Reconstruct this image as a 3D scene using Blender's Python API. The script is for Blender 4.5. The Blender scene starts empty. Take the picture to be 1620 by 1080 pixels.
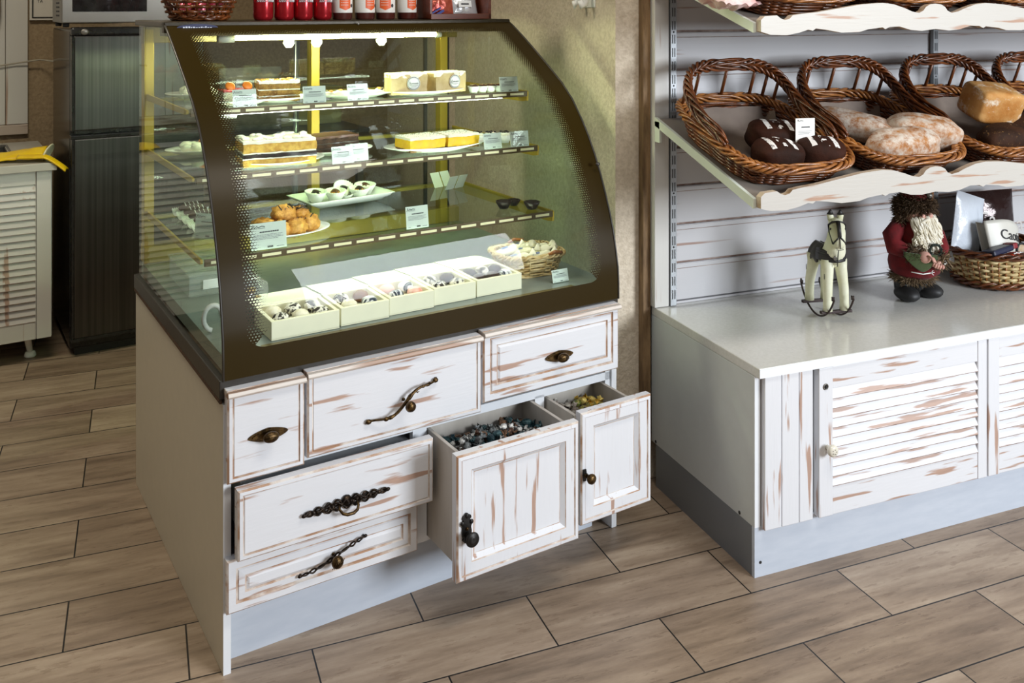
import bpy, math, random
from math import sin, cos, pi, sqrt, radians
from mathutils import Vector, Matrix, noise as mnoise

random.seed(7)
SC = bpy.context.scene
COL = SC.collection

# ---------------------------------------------------------------- camera
cam_d = bpy.data.cameras.new('camera')
cam = bpy.data.objects.new('camera', cam_d); COL.objects.link(cam)
cam.location = (-0.6364, -4.3969, 1.4915)
cam.rotation_euler = (pi/2, 0, -0.3758)
cam_d.sensor_width = 36; cam_d.lens = 1486.5/1620*36
cam_d.shift_y = -(540-8.84)/1620
cam_d.clip_start = 0.05; cam_d.clip_end = 60
SC.camera = cam
# ---------------------------------------------------------------- exposure
SC.view_settings.view_transform = 'Standard'
SC.view_settings.look = 'None'
SC.view_settings.gamma = 1
SC.view_settings.use_curve_mapping = False
SC.view_settings.exposure = 0.2
try:
    SC.cycles.max_bounces = 10; SC.cycles.transparent_max_bounces = 24
    SC.cycles.glossy_bounces = 4; SC.cycles.diffuse_bounces = 4
    SC.cycles.sample_clamp_indirect = 6
    SC.cycles.caustics_reflective = False; SC.cycles.caustics_refractive = False
except Exception: pass
# ---------------------------------------------------------------- world + big lights
W = bpy.data.worlds.new('World'); SC.world = W; W.use_nodes = True
W.node_tree.nodes['Background'].inputs[0].default_value = (0.80, 0.84, 0.92, 1)
W.node_tree.nodes['Background'].inputs[1].default_value = 0.36

def area(name, loc, rot, sx, sy, power, color, spread=None):
    d = bpy.data.lights.new(name, 'AREA'); d.shape = 'RECTANGLE'; d.size = sx; d.size_y = sy
    d.energy = power; d.color = color
    if spread: d.spread = spread
    o = bpy.data.objects.new(name, d); COL.objects.link(o); o.location = loc; o.rotation_euler = rot
    return o
# daylight through the shop window behind the camera
area('shop_window_daylight', (3.75, -7.2, 2.12), (radians(80), 0, radians(28)), 2.0, 1.65, 320, (0.88, 0.94, 1.0))
# warm overhead area light in the shop; added yellow fill over the kitchen
area('overhead_area_light', (0.6, -3.4, 3.0), (0, 0, 0), 1.2, 0.5, 26, (1.0, 0.93, 0.82))
area('kitchen_fill_light', (-1.2, -1.2, 2.75), (0, 0, 0), 0.8, 0.4, 24, (1.0, 0.90, 0.68))  # added fill, imitates the case lamp's yellow spill on the left floor

# ---------------------------------------------------------------- frames
A0 = Vector((-0.46734, -2.21444, 0)); CA = 0.1861
B0 = Vector((0.85024, -2.35124, 0))
def cw(x, y, z=0): return Vector((A0.x + x*cos(CA) - y*sin(CA), A0.y + x*sin(CA) + y*cos(CA), z))
def bw(x, y, z=0): return Vector((B0.x + x, B0.y + y, z))

# ---------------------------------------------------------------- materials
def lin(h):
    if isinstance(h, (tuple, list)): return tuple(h[:3]) + (1,)
    h = h.lstrip('#'); c = [int(h[i:i+2], 16)/255 for i in (0, 2, 4)]
    return tuple((x/12.92 if x <= .04045 else ((x+.055)/1.055)**2.4) for x in c) + (1,)
MATS = {}
class NT:
    def __init__(s, name):
        s.m = bpy.data.materials.new(name); s.m.use_nodes = True; s.t = s.m.node_tree; s.n = s.t.nodes
        s.b = s.n['Principled BSDF']; s.out = s.n['Material Output']
    def new(s, typ, **kw):
        n = s.n.new(typ)
        for k, v in kw.items(): setattr(n, k, v)
        return n
    def link(s, a, b): s.t.links.new(a, b)
    def math(s, op, a, b=None, c=None):
        n = s.new('ShaderNodeMath', operation=op)
        for i, v in enumerate((a, b, c)):
            if v is None: continue
            if isinstance(v, (int, float)): n.inputs[i].default_value = v
            else: s.link(v, n.inputs[i])
        return n.outputs[0]
    def coord(s, scale=(1, 1, 1), kind='Object', rand=False):
        tc = s.new('ShaderNodeTexCoord'); mp = s.new('ShaderNodeMapping')
        v = tc.outputs[kind]
        if rand:
            oi = s.new('ShaderNodeObjectInfo'); sc = s.math('MULTIPLY', oi.outputs['Random'], 37.0)
            add = s.new('ShaderNodeVectorMath', operation='ADD'); s.link(v, add.inputs[0]); s.link(sc, add.inputs[1]); v = add.outputs[0]
        s.link(v, mp.inputs[0]); mp.inputs['Scale'].default_value = scale
        return mp.outputs[0]
    def noise(s, vec, scale, detail=3, rough=.5):
        n = s.new('ShaderNodeTexNoise'); s.link(vec, n.inputs['Vector']); n.inputs['Scale'].default_value = scale
        n.inputs['Detail'].default_value = detail; n.inputs['Roughness'].default_value = rough
        return n.outputs['Fac']
    def ramp(s, fac, stops):
        n = s.new('ShaderNodeValToRGB'); s.link(fac, n.inputs[0]); e = n.color_ramp.elements
        while len(e) < len(stops): e.new(.5)
        for el, (p, c) in zip(e, stops): el.position = p; el.color = lin(c)
        return n.outputs[0]
    def mix(s, fac, a, b, mode='MIX'):
        n = s.new('ShaderNodeMix', data_type='RGBA', blend_type=mode)
        if isinstance(fac, (int, float)): n.inputs[0].default_value = fac
        else: s.link(fac, n.inputs[0])
        for i, v in ((6, a), (7, b)):
            if isinstance(v, (str, tuple)): n.inputs[i].default_value = lin(v)
            else: s.link(v, n.inputs[i])
        return n.outputs[2]
    def bump(s, h, strength=.3, dist=.002):
        n = s.new('ShaderNodeBump'); n.inputs['Strength'].default_value = strength; n.inputs['Distance'].default_value = dist
        s.link(h, n.inputs['Height']); s.link(n.outputs[0], s.b.inputs['Normal'])
    def base(s, c):
        if isinstance(c, (str, tuple)): s.b.inputs['Base Color'].default_value = lin(c)
        else: s.link(c, s.b.inputs['Base Color'])

def mat(name, color, rough=.5, metal=0, c2=None, scale=30, amt=.5, bump=0, bscale=60, bd=.002, sheen=0, coat=0, emit=None, es=0, sub=0, stretch=(1, 1, 1), lo=.35, hi=.65):
    if name in MATS: return MATS[name]
    t = NT(name); t.b.inputs['Roughness'].default_value = rough; t.b.inputs['Metallic'].default_value = metal
    vec = t.coord(stretch, rand=True)
    if c2:
        f = t.noise(vec, scale, 4, .6); t.base(t.ramp(f, [(lo, color), (hi, c2)]))
    else: 
        f = t.noise(vec, scale, 2); t.base(t.mix(t.math('MULTIPLY', f, .12), color, '#808080'))
    if bump: t.bump(t.noise(vec, bscale, 4, .6), bump, bd)
    if coat: t.b.inputs['Coat Weight'].default_value = coat; t.b.inputs['Coat Roughness'].default_value = .05
    if sheen: t.b.inputs['Sheen Weight'].default_value = sheen
    if sub: t.b.inputs['Subsurface Weight'].default_value = sub; t.b.inputs['Subsurface Scale'].default_value = .01
    if emit: t.b.inputs['Emission Color'].default_value = lin(emit); t.b.inputs['Emission Strength'].default_value = es
    MATS[name] = t.m; return t.m

def distress(name, axis, white='#DFE0E4', tan='#B98A66', amount=.625, long=4.5, cross=52):
    t = NT(name); t.b.inputs['Roughness'].default_value = .45
    s = [cross, cross, cross]; s['XYZ'.index(axis)] = long
    v = t.coord(tuple(s), rand=True)
    big = t.noise(v, 1.0, 2, .45)
    v2 = t.coord(tuple(a*3 for a in s), rand=True); fine = t.noise(v2, 1.0, 3, .6)
    comb = t.math('ADD', big, t.math('MULTIPLY', t.math('SUBTRACT', fine, .5), .16))
    mask = t.math('SMOOTH_MIN', 1.0, t.math('MULTIPLY', t.math('MAXIMUM', t.math('SUBTRACT', comb, amount), 0.0), 16.0), .1)
    g = t.mix(t.math('MULTIPLY', fine, .25), white, '#C9C8C8')
    tn = t.mix(fine, tan, '#8E6044')
    t.base(t.mix(t.math('MULTIPLY', mask, .8), g, tn))
    t.bump(fine, .25, .0012)
    MATS[name] = t.m; return t.m

def glassmat(name, tint='#FFFFFF', ior=1.45, rough=0.0, extra=None, film=0.0):
    t = NT(name); t.n.remove(t.b)
    tr = t.new('ShaderNodeBsdfTransparent'); tr.inputs[0].default_value = lin(tint)
    gl = t.new('ShaderNodeBsdfGlossy'); gl.inputs['Roughness'].default_value = rough
    fr = t.new('ShaderNodeFresnel'); fr.inputs[0].default_value = ior
    ge = t.new('ShaderNodeNewGeometry'); fac = t.math('MULTIPLY', fr.outputs[0], t.math('SUBTRACT', 1.0, ge.outputs['Backfacing']))
    mx = t.new('ShaderNodeMixShader'); t.link(fac, mx.inputs[0]); t.link(tr.outputs[0], mx.inputs[1]); t.link(gl.outputs[0], mx.inputs[2])
    o = mx.outputs[0]
    if film:
        df = t.new('ShaderNodeBsdfDiffuse'); df.inputs[0].default_value = lin('#FFFFFF')
        m2 = t.new('ShaderNodeMixShader'); m2.inputs[0].default_value = film
        t.link(o, m2.inputs[1]); t.link(df.outputs[0], m2.inputs[2]); o = m2.outputs[0]
    t.link(o, t.out.inputs[0]); MATS[name] = t.m; return t.m

WOODX = distress('whitewashed_wood_along_x', 'X')
WOODZ = distress('whitewashed_wood_along_z', 'Z')
WALLX = distress('whitewashed_boards', 'X', white='#C6C5C8', tan='#9A7E72', amount=.65, long=2.0, cross=40)
STILE = distress('whitewashed_stile', 'Z', white='#CFCDC8', tan='#AE8E74', amount=.64, long=2.0, cross=30)
RUB = mat('rubbed_wood_edge', '#A98468', .55, c2='#D8CFC6', scale=14, lo=.42, hi=.62, stretch=(1, 1, 1))
GROOVE = mat('groove_brown', '#7A6156', .7, c2='#B5A39A', scale=18)
CREAMP = mat('beige_laminate', '#CFC8B6', .38, bump=.05, bscale=300, bd=.0005)
WHITEP = mat('white_laminate', '#E9ECF0', .35)
GREYP = mat('pale_grey_laminate', '#C6CAC8', .4, bump=.05, bscale=300, bd=.0005)
PLINTH = mat('blue_grey_plinth', '#BCC4D0', .45, c2='#C3CAD5', scale=60, stretch=(.2, 1, 1))
PLINTHD = mat('grey_metal_plinth', '#7E8388', .4, metal=.3)
TOPM = mat('glossy_pale_worktop', '#C9C8C2', .16, c2='#D2D1CC', scale=120)
TOPEDGE = mat('white_worktop_edge', '#F0F3F6', .35)
BROWN = mat('dark_olive_brown_metal', '#3A2E12', .35, metal=.25)
BROWNL = mat('olive_brown_metal', '#6A5A24', .35, metal=.3)
GOLDM = mat('yellow_gold_frame', '#B79A2E', .35, metal=.45)
DARKB = mat('black_brown_frame', '#241D12', .4)
CHIP = mat('raw_chipboard_edge', '#5A3B22', .8, c2='#2E1D10', scale=160, bump=.4, bscale=200)
BRONZE = mat('antique_bronze', '#3E2E1A', .34, metal=.85, c2='#7A6038', scale=90, lo=.45, hi=.75, bump=.3, bscale=220)
DKBR = mat('dark_antique_bronze', '#1C130C', .38, metal=.7, c2='#4A3622', scale=110, lo=.5, hi=.8, bump=.3, bscale=200)
DBRONZE = mat('blackened_bronze', '#120D09', .42, metal=.6, bump=.2, bscale=200)
STEEL = mat('brushed_steel', '#8B8F90', .30, metal=.9, c2='#777B7D', scale=6, stretch=(60, 60, .6), bump=.05, bscale=5)
BLACK = mat('gloss_black_plastic', '#0B0A0A', .14)
BLACKM = mat('matte_black', '#0A0909', .6)
SILVER = mat('silver_plastic', '#77736C', .35, metal=.5)
DGLASS = mat('dark_window', '#050505', .06)
GREYM = mat('grey_slotted_metal', '#9EA2A6', .4, metal=.4)
PALEM = mat('pale_painted_metal', '#D5DCD2', .4)
WHITE = mat('white_glaze', '#F2F3EF', .18)
PAPER = mat('white_paper', '#F4F4F0', .8, bump=.2, bscale=40)
INK = mat('printed_ink', '#26262A', .7)
INKG = mat('pale_printed_ink', '#8A8C90', .7)
ACRYL = glassmat('clear_acrylic', '#F4F8F6', 1.3)
FILMM = glassmat('clear_film', '#FAFCFC', 1.5, .08, film=.10)
GLASS = glassmat('clear_side_glass', '#F7FCF8', 1.5)
RGLASS = glassmat('rear_door_glass', '#F2F8F4', 1.75)
SHGL = glassmat('shelf_glass', '#F3FAF5', 1.4)
SPONGE = mat('yellow_sponge', '#D9B25A', .85, c2='#B98A3C', scale=60, bump=.7, bscale=120, bd=.004)
DSPONGE = mat('dark_sponge', '#2B1A10', .85, c2='#47301E', scale=60, bump=.7, bscale=120, bd=.004)
HONEY = mat('honey_cake', '#A07A3A', .85, c2='#6E4C20', scale=70, bump=.7, bscale=120, bd=.004)
CREAM = mat('cake_cream', '#F2EEDC', .55, bump=.5, bscale=60, bd=.004, sub=.1)
CHOC = mat('dark_chocolate', '#24130B', .3, bump=.15, bscale=90)
CHOCM = mat('milk_chocolate', '#5A3218', .4)
YCREAM = mat('bright_lemon_cream', '#F2C81A', .5, c2='#E8B80E', scale=40)
CRUMB = mat('biscuit_crumb', '#7A5A34', .9, bump=.8, bscale=160, bd=.004, c2='#54381C', scale=80)
CHOUX = mat('golden_choux', '#D6A048', .5, c2='#9A6222', scale=22, bump=.9, bscale=45, bd=.008)
ORANGE = mat('orange_fruit', '#F08A1C', .35)
REDB = mat('red_glaze', '#C01A22', .2)
WHEAT = mat('pale_wicker', '#D9C594', .5, c2='#A98A52', scale=40)
WICK = mat('chestnut_wicker', '#7E4319', .36, c2='#3A1B0A', scale=26, lo=.3, hi=.7, coat=.2)
WICKG = mat('golden_brown_wicker', '#B4763A', .34, c2='#5E2E12', scale=30, lo=.3, hi=.7, coat=.2)
LINER = mat('greaseproof_paper', '#857669', .75, c2='#75665C', scale=8, bump=.3, bscale=6, bd=.01)
FLOURW = None

def floor_mat():
    t = NT('wood_look_tiles')
    tc = t.new('ShaderNodeTexCoord'); br = t.new('ShaderNodeTexBrick')
    t.link(tc.outputs['Object'], br.inputs['Vector'])
    br.offset = .5; br.offset_frequency = 2; br.squash = 1; br.squash_frequency = 2
    for k, v in (('Scale', 1), ('Mortar Size', .0022), ('Mortar Smooth', .25), ('Bias', 0), ('Brick Width', .53678), ('Row Height', .2)): br.inputs[k].default_value = v
    br.inputs['Color1'].default_value = (0, 0, 0, 1); br.inputs['Color2'].default_value = (1, 1, 1, 1); br.inputs['Mortar'].default_value = (.5, .5, .5, 1)
    off = t.new('ShaderNodeVectorMath', operation='ADD'); t.link(tc.outputs['Object'], off.inputs[0])
    sc = t.new('ShaderNodeVectorMath', operation='SCALE'); t.link(br.outputs['Color'], sc.inputs[0]); sc.inputs[3].default_value = 9.0; t.link(sc.outputs[0], off.inputs[1])
    def st(sx, sy):
        mp = t.new('ShaderNodeMapping'); t.link(off.outputs[0], mp.inputs[0]); mp.inputs['Scale'].default_value = (sx, sy, 1); return mp.outputs[0]
    n1 = t.noise(st(3.0, 22), 1, 5, .62); n2 = t.noise(st(12, 60), 1, 5, .7); n3 = t.noise(st(2.2, 3.5), 1, 2)
    c = t.ramp(n1, [(.30, '#72614F'), (.50, '#9D8974'), (.70, '#B8A58F')]); n4 = t.noise(st(45, 110), 1, 6, .75); c = t.mix(t.math('MULTIPLY', t.math('SUBTRACT', n4, .35), .55), c, '#5C4E42')
    c = t.mix(t.math('MULTIPLY', n3, .45), c, '#8E7B6C')
    c = t.mix(t.math('MULTIPLY', t.math('GREATER_THAN', n2, .60), .36), c, '#6A5543')
    c = t.mix(.30, c, br.outputs['Color'], 'SOFT_LIGHT')
    c = t.mix(br.outputs['Fac'], c, '#161312')
    t.base(c); t.b.inputs['Roughness'].default_value = .42
    h = t.math('SUBTRACT', t.math('MULTIPLY', n2, .25), t.math('MULTIPLY', br.outputs['Fac'], 1.2)); t.bump(h, .5, .003)
    return t.m
def plaster(name, c1, c2, rough=.85, sc=70, st=.7):
    t = NT(name); v = t.coord(kind='Object'); f = t.noise(v, sc, 3, .6)
    t.base(t.ramp(f, [(.35, c1), (.65, c2)])); t.bump(f, st, .006); t.b.inputs['Roughness'].default_value = rough
    MATS[name] = t.m; return t.m
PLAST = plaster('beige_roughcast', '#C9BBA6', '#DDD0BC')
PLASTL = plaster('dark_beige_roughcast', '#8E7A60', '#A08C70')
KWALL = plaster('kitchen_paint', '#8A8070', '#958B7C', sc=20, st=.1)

# ---------------------------------------------------------------- mesh builder
class M:
    def __init__(s): s.v = []; s.f = []; s.mi = []; s.sm = []
    def add(s, vs, fs, m=0, smooth=False, T=None):
        b = len(s.v)
        if T is not None: vs = [T @ Vector(p) for p in vs]
        s.v += [tuple(p) for p in vs]
        for f in fs: s.f.append(tuple(i+b for i in f)); s.mi.append(m); s.sm.append(smooth)
        return s
    def box(s, x0, x1, y0, y1, z0, z1, m=0, T=None):
        vs = [(x, y, z) for z in (z0, z1) for y in (y0, y1) for x in (x0, x1)]
        return s.add(vs, [(0, 2, 3, 1), (4, 5, 7, 6), (0, 1, 5, 4), (2, 6, 7, 3), (0, 4, 6, 2), (1, 3, 7, 5)], m, False, T)
    def prism(s, poly, a0, a1, axis='x', m=0, T=None, mside=None):
        n = len(poly)
        def P(a, p):
            if axis == 'x': return (a, p[0], p[1])
            if axis == 'y': return (p[0], a, p[1])
            return (p[0], p[1], a)
        vs = [P(a0, p) for p in poly] + [P(a1, p) for p in poly]
        s.add(vs, [tuple(range(n))[::-1], tuple(range(n, 2*n))], m, False, T)
        return s.add(vs, [(i, (i+1) % n, n+(i+1) % n, n+i) for i in range(n)], m if mside is None else mside, False, T)
    def tube(s, pts, r, n=6, closed=False, m=0, T=None, cap=True, flat=1.0):
        pts = [Vector(p) for p in pts]; k = len(pts)
        rs = r if isinstance(r, (list, tuple)) else [r]*k
        vs = []; up = None
        for i, p in enumerate(pts):
            if closed: d = pts[(i+1) % k] - pts[i-1]
            else: d = pts[min(i+1, k-1)] - pts[max(i-1, 0)]
            if d.length < 1e-9: d = Vector((0, 0, 1))
            d.normalize()
            if up is None:
                up = Vector((0, 0, 1)) if abs(d.z) < .9 else Vector((1, 0, 0))
            a = (up - d*up.dot(d))
            if a.length < 1e-6: a = d.orthogonal()
            a.normalize(); b = d.cross(a); up = a
            for j in range(n):
                t = 2*pi*j/n; vs.append(p + a*(cos(t)*rs[i]*flat) + b*(sin(t)*rs[i]))
        fs = []
        for i in range(k if closed else k-1):
            i2 = (i+1) % k
            for j in range(n): fs.append((i*n+j, i*n+(j+1) % n, i2*n+(j+1) % n, i2*n+j))
        if not closed and cap: fs += [tuple(range(n))[::-1], tuple((k-1)*n+j for j in range(n))]
        return s.add(vs, fs, m, True, T)
    def lathe(s, prof, n=24, c=(0, 0, 0), m=0, T=None, wob=None):
        vs = []; fs = []
        for r, z in prof:
            for j in range(n):
                t = 2*pi*j/n; rr = r*(1 + (wob(t, z) if wob else 0)); vs.append((c[0]+rr*cos(t), c[1]+rr*sin(t), c[2]+z))
        k = len(prof)
        for i in range(k-1):
            for j in range(n): fs.append((i*n+j, i*n+(j+1) % n, (i+1)*n+(j+1) % n, (i+1)*n+j))
        if prof[0][0] > 1e-6: fs.append(tuple(range(n))[::-1])
        if prof[-1][0] > 1e-6: fs.append(tuple((k-1)*n+j for j in range(n)))
        return s.add(vs, fs, m, True, T)
    def blob(s, c, r, nu=20, nv=12, e=1.0, e2=1.0, nz=0, ns=20, m=0, T=None, seed=0, flat=None):
        vs = []; fs = []
        def p(a, q): return math.copysign(abs(a)**q, a)
        for i in range(nv+1):
            ph = -pi/2 + pi*i/nv
            for j in range(nu):
                th = 2*pi*j/nu
                x, y, z = p(cos(ph), e)*p(cos(th), e2), p(cos(ph), e)*p(sin(th), e2), p(sin(ph), e)
                k = 1 + (nz*mnoise.noise(Vector((x*ns*.1+seed, y*ns*.1, z*ns*.1+seed))) if nz else 0)
                zz = z*r[2]*k
                if flat is not None: zz = max(zz, -r[2]*flat)
                vs.append((c[0]+x*r[0]*k, c[1]+y*r[1]*k, c[2]+zz))
        for i in range(nv):
            for j in range(nu): fs.append((i*nu+j, i*nu+(j+1) % nu, (i+1)*nu+(j+1) % nu, (i+1)*nu+j))
        return s.add(vs, fs, m, True, T)
    def grid(s, fn, nu, nv, m=0, smooth=True, T=None, thick=None, uv=False):
        vs = [fn(i/nu, j/nv) for j in range(nv+1) for i in range(nu+1)]
        fs = [(j*(nu+1)+i, j*(nu+1)+i+1, (j+1)*(nu+1)+i+1, (j+1)*(nu+1)+i) for j in range(nv) for i in range(nu)]
        return s.add(vs, fs, m, smooth, T)
    def build(s, name, mats, parent=None, label=None, bevel=0, sub=0, solid=0, uvs=None):
        me = bpy.data.meshes.new(name); me.from_pydata(s.v, [], s.f); me.update()
        if not isinstance(mats, (list, tuple)): mats = [mats]
        for x in mats: me.materials.append(x)
        me.polygons.foreach_set('material_index', s.mi); me.polygons.foreach_set('use_smooth', s.sm)
        if uvs:
            ul = me.uv_layers.new(name='UVMap')
            for lp in me.loops: ul.data[lp.index].uv = uvs[lp.vertex_index]
        o = bpy.data.objects.new(name, me); COL.objects.link(o)
        if parent: o.parent = parent
        if label: o['label'] = label
        if solid:
            d = o.modifiers.new('solid', 'SOLIDIFY'); d.thickness = solid
        if bevel:
            d = o.modifiers.new('bevel', 'BEVEL'); d.width = bevel; d.segments = 2; d.limit_method = 'ANGLE'; d.angle_limit = radians(40); d.use_clamp_overlap = True
        if sub:
            d = o.modifiers.new('sub', 'SUBSURF'); d.levels = sub; d.render_levels = sub
        return o
def tag(o, label, cat, group=None):
    o['label'] = label; o['category'] = cat
    if group: o['group'] = group
    return o
def thing(name, label, cat, loc, rz=0, group=None, rot=None):
    o = bpy.data.objects.new(name, None); COL.objects.link(o); o.empty_display_size = .05
    o.location = loc; o.rotation_euler = rot if rot else (0, 0, rz)
    return tag(o, label, cat, group)
def place(o, loc, rz=0, rot=None):
    o.location = loc; o.rotation_euler = rot if rot else (0, 0, rz); return o
def struct(o): o['kind'] = 'structure'; return o
def dup(root, loc, rz=0, label=None, rot=None, group=None, scale=None):
    kids = {}
    for o in COL.objects:
        if o.parent: kids.setdefault(o.parent.name, []).append(o)
    def rec(o, par):
        c = o.copy(); COL.objects.link(c); c.parent = par
        for ch in kids.get(o.name, []): rec(ch, c)
        return c
    r = rec(root, None); r.location = loc; r.rotation_euler = rot if rot else (0, 0, rz)
    if scale: r.scale = (scale,)*3 if isinstance(scale, (int, float)) else scale
    if label: r['label'] = label
    if group: r['group'] = group
    return r
def text(name, s, size, m, parent, loc, rot, ext=.0003, align='CENTER', shear=0):
    cu = bpy.data.curves.new(name, 'FONT'); cu.body = s; cu.size = size; cu.extrude = ext; cu.align_x = align; cu.align_y = 'CENTER'; cu.shear = shear
    o = bpy.data.objects.new(name+'_tmp', cu); COL.objects.link(o)
    bpy.context.view_layer.update()
    me = bpy.data.meshes.new_from_object(o.evaluated_get(bpy.context.evaluated_depsgraph_get()))
    bpy.data.objects.remove(o)
    me.materials.clear(); me.materials.append(m)
    q = bpy.data.objects.new(name, me); COL.objects.link(q); q.parent = parent; q.location = loc; q.rotation_euler = rot
    return q
def RX(a): return Matrix.Rotation(a, 4, 'X')
def RY(a): return Matrix.Rotation(a, 4, 'Y')
def RZ(a): return Matrix.Rotation(a, 4, 'Z')
def TR(x, y, z): return Matrix.Translation((x, y, z))

# ================================================================= SETTING
o = M().box(-4.2, 4.2, -7.9, 3.0, -.05, 0).build('floor', floor_mat()); struct(o)
# kitchen back wall (in the direction of the display case)
def cplace(o): o.location = A0; o.rotation_euler = (0, 0, CA); return o
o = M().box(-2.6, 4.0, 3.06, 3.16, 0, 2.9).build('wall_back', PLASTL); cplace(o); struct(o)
m = M()
for i in range(12):
    x1 = -.125 - i*.098; m.box(x1-.0955, x1, 3.040, 3.058, .915, 2.6, 0)
m.box(-1.3, -.125, 3.034, 3.0585, .865, .913, 1)
o = m.build('trim_1', [STILE, distress('worn_brown_rail', 'X', white='#B9A89A', tan='#5E3018', amount=.5, long=3, cross=30)], bevel=.002); cplace(o); struct(o)
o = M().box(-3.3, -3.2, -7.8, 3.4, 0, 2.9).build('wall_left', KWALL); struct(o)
# the plastered wall beside the case: convex corner, face towards the case and face towards the shop
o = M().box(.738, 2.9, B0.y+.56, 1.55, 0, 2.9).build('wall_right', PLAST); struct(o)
o = M().box(-3.3, 2.0, -7.9, -7.8, 0, 2.9).build('wall_front', KWALL); struct(o)
o = M().box(-3.2, 4.2, -1.75, 3.3, 2.9, 2.98).build('ceiling', KWALL); struct(o)

# ================================================================= DRAWER CABINET
def front(name, parent, x0, x1, z0, z1, loops, mats, y=0.0, T=None):
    """a drawer or door front: nested rectangles, (inset, how far it stands out, material of the strip leading to it)"""
    m = M(); vs = []; fs = []; mi = []
    for ins, d, mm in loops:
        vs += [(x0+ins, y-d, z0+ins), (x1-ins, y-d, z0+ins), (x1-ins, y-d, z1-ins), (x0+ins, y-d, z1-ins)]
    for k in range(len(loops)-1):
        for j in range(4):
            a, b = k*4+j, k*4+(j+1) % 4
            m.add([vs[a], vs[b], vs[b+4], vs[a+4]], [(0, 1, 2, 3)], loops[k+1][2])
    k = (len(loops)-1)*4
    m.add(vs[k:k+4], [(0, 1, 2, 3)], 0); m.add(vs[0:4], [(3, 2, 1, 0)], 0)
    return m.build(name, mats, parent)
def L_plain(t): return [(0, 0, 0), (0, t-.004, 0), (.004, t, 1), (.011, t+.0005, 0), (.0125, t-.003, 1), (.014, t-.003, 1), (.0155, t-.001, 0), (.020, t-.001, 0)]
def L_raised(t): return [(0, 0, 0), (0, t-.004, 0), (.004, t, 1), (.020, t, 0), (.0225, t-.004, 1), (.025, t-.004, 1), (.027, t-.001, 0), (.040, t, 0), (.042, t-.003, 1), (.044, t-.003, 1), (.050, t+.001, 0)]
def L_frame(t): return [(0, 0, 0), (0, t-.004, 0), (.004, t, 1), (.012, t+.001, 0), (.0145, t-.002, 1), (.016, t-.001, 0), (.040, t-.001, 0), (.042, t-.003, 1), (.052, t-.012, 0), (.0535, t-.012, 1), (.055, t-.012, 0)]

cab = thing('drawer_cabinet', 'low whitewashed drawer cabinet carrying the curved glass pastry case', 'cabinet', A0, CA)
M().box(0, .018, 0, 1.0, 0, .602).build('side_panel', CREAMP, cab, bevel=.0015, label='plain beige side panel')
M().box(.0005, .0175, -.0015, 0, .0, .602).build('edge_band', WHITEP, cab, label='white front edge of the side panel')
M().box(1.100, 1.118, 0.005, 1.0, 0, .602).build('side_panel', WHITEP, cab, bevel=.0015)
m = M().box(.018, 1.1, .012, .03, .424, .446).box(.018, 1.1, .012, .03, .14, .150).box(.474, .513, .011, .03, .14, .43).box(.842, .872, .012, .03, .14, .43)
m.box(1.082, 1.1, .012, .03, .14, .60).box(.018, 1.1, .012, .03, .585, .602).box(.018, 1.1, .98, .998, .02, .602).box(.02, 1.1, .40, .41, .14, .6)
m.box(.018, 1.1, .03, .98, .13, .14)
m.build('carcass', WHITEP, cab)
M().box(.018, 1.06, .045, .06, 0, .142).build('plinth', PLINTH, cab, label='blue grey recessed plinth')

def knob_round(m, x, z, y, r=.014, mm=0):
    T = TR(x, y, z) @ RX(pi/2)
    m.lathe([(.006, 0), (.005, .010), (.006, .014), (r*.85, .018), (r, .023), (r*.9, .028), (r*.5, .031), (.0001, .032)], 20, m=mm, T=T)
def diamond_handle(x, z, y, par):
    m = M(); n = 28; vs = []
    pts = []
    for i in range(n):
        t = 2*pi*i/n; c, s_ = cos(t), sin(t)
        pts.append((x + .046*math.copysign(abs(c)**1.6, c), z + .015*math.copysign(abs(s_)**1.15, s_)))
    m.prism([(p[0], p[1]) for p in pts], y, y-.003, 'y')
    m.prism([(x+(p[0]-x)*.8, z+(p[1]-z)*.7) for p in pts], y-.003, y-.0055, 'y')
    o = m.build('backplate', BRONZE, par, bevel=.001)
    m = M(); m.lathe([(.006, 0), (.005, .008), (.0001, .009)], 12, T=TR(x, y-.003, z) @ RX(pi/2))
    m.blob((x+.001, y-.019, z), (.0185, .010, .0125), 20, 12)
    m.tube([(x-.014, y-.029, z), (x, y-.0305, z+.001), (x+.014, y-.029, z)], [.0008, .0018, .0008], 6)
    m.build('knob', BRONZE, par)
def handle_root(par, x, z, y):
    o = M().lathe([(.004, 0), (.004, .004), (.0001, .0045)], 10, T=TR(x, y, z) @ RX(pi/2)).build('handle', BRONZE, par); return o

# upper row
d1 = front('drawer', cab, .005, .182, .430, .637, L_plain(.026), [WOODX, RUB], 0.006)
h = handle_root(d1, .096, .522, -.018); diamond_handle(.096, .522, -.019, h)
d2 = front('drawer', cab, .188, .654, .443, .642, L_plain(.028), [WOODX, RUB], 0.006)
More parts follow.
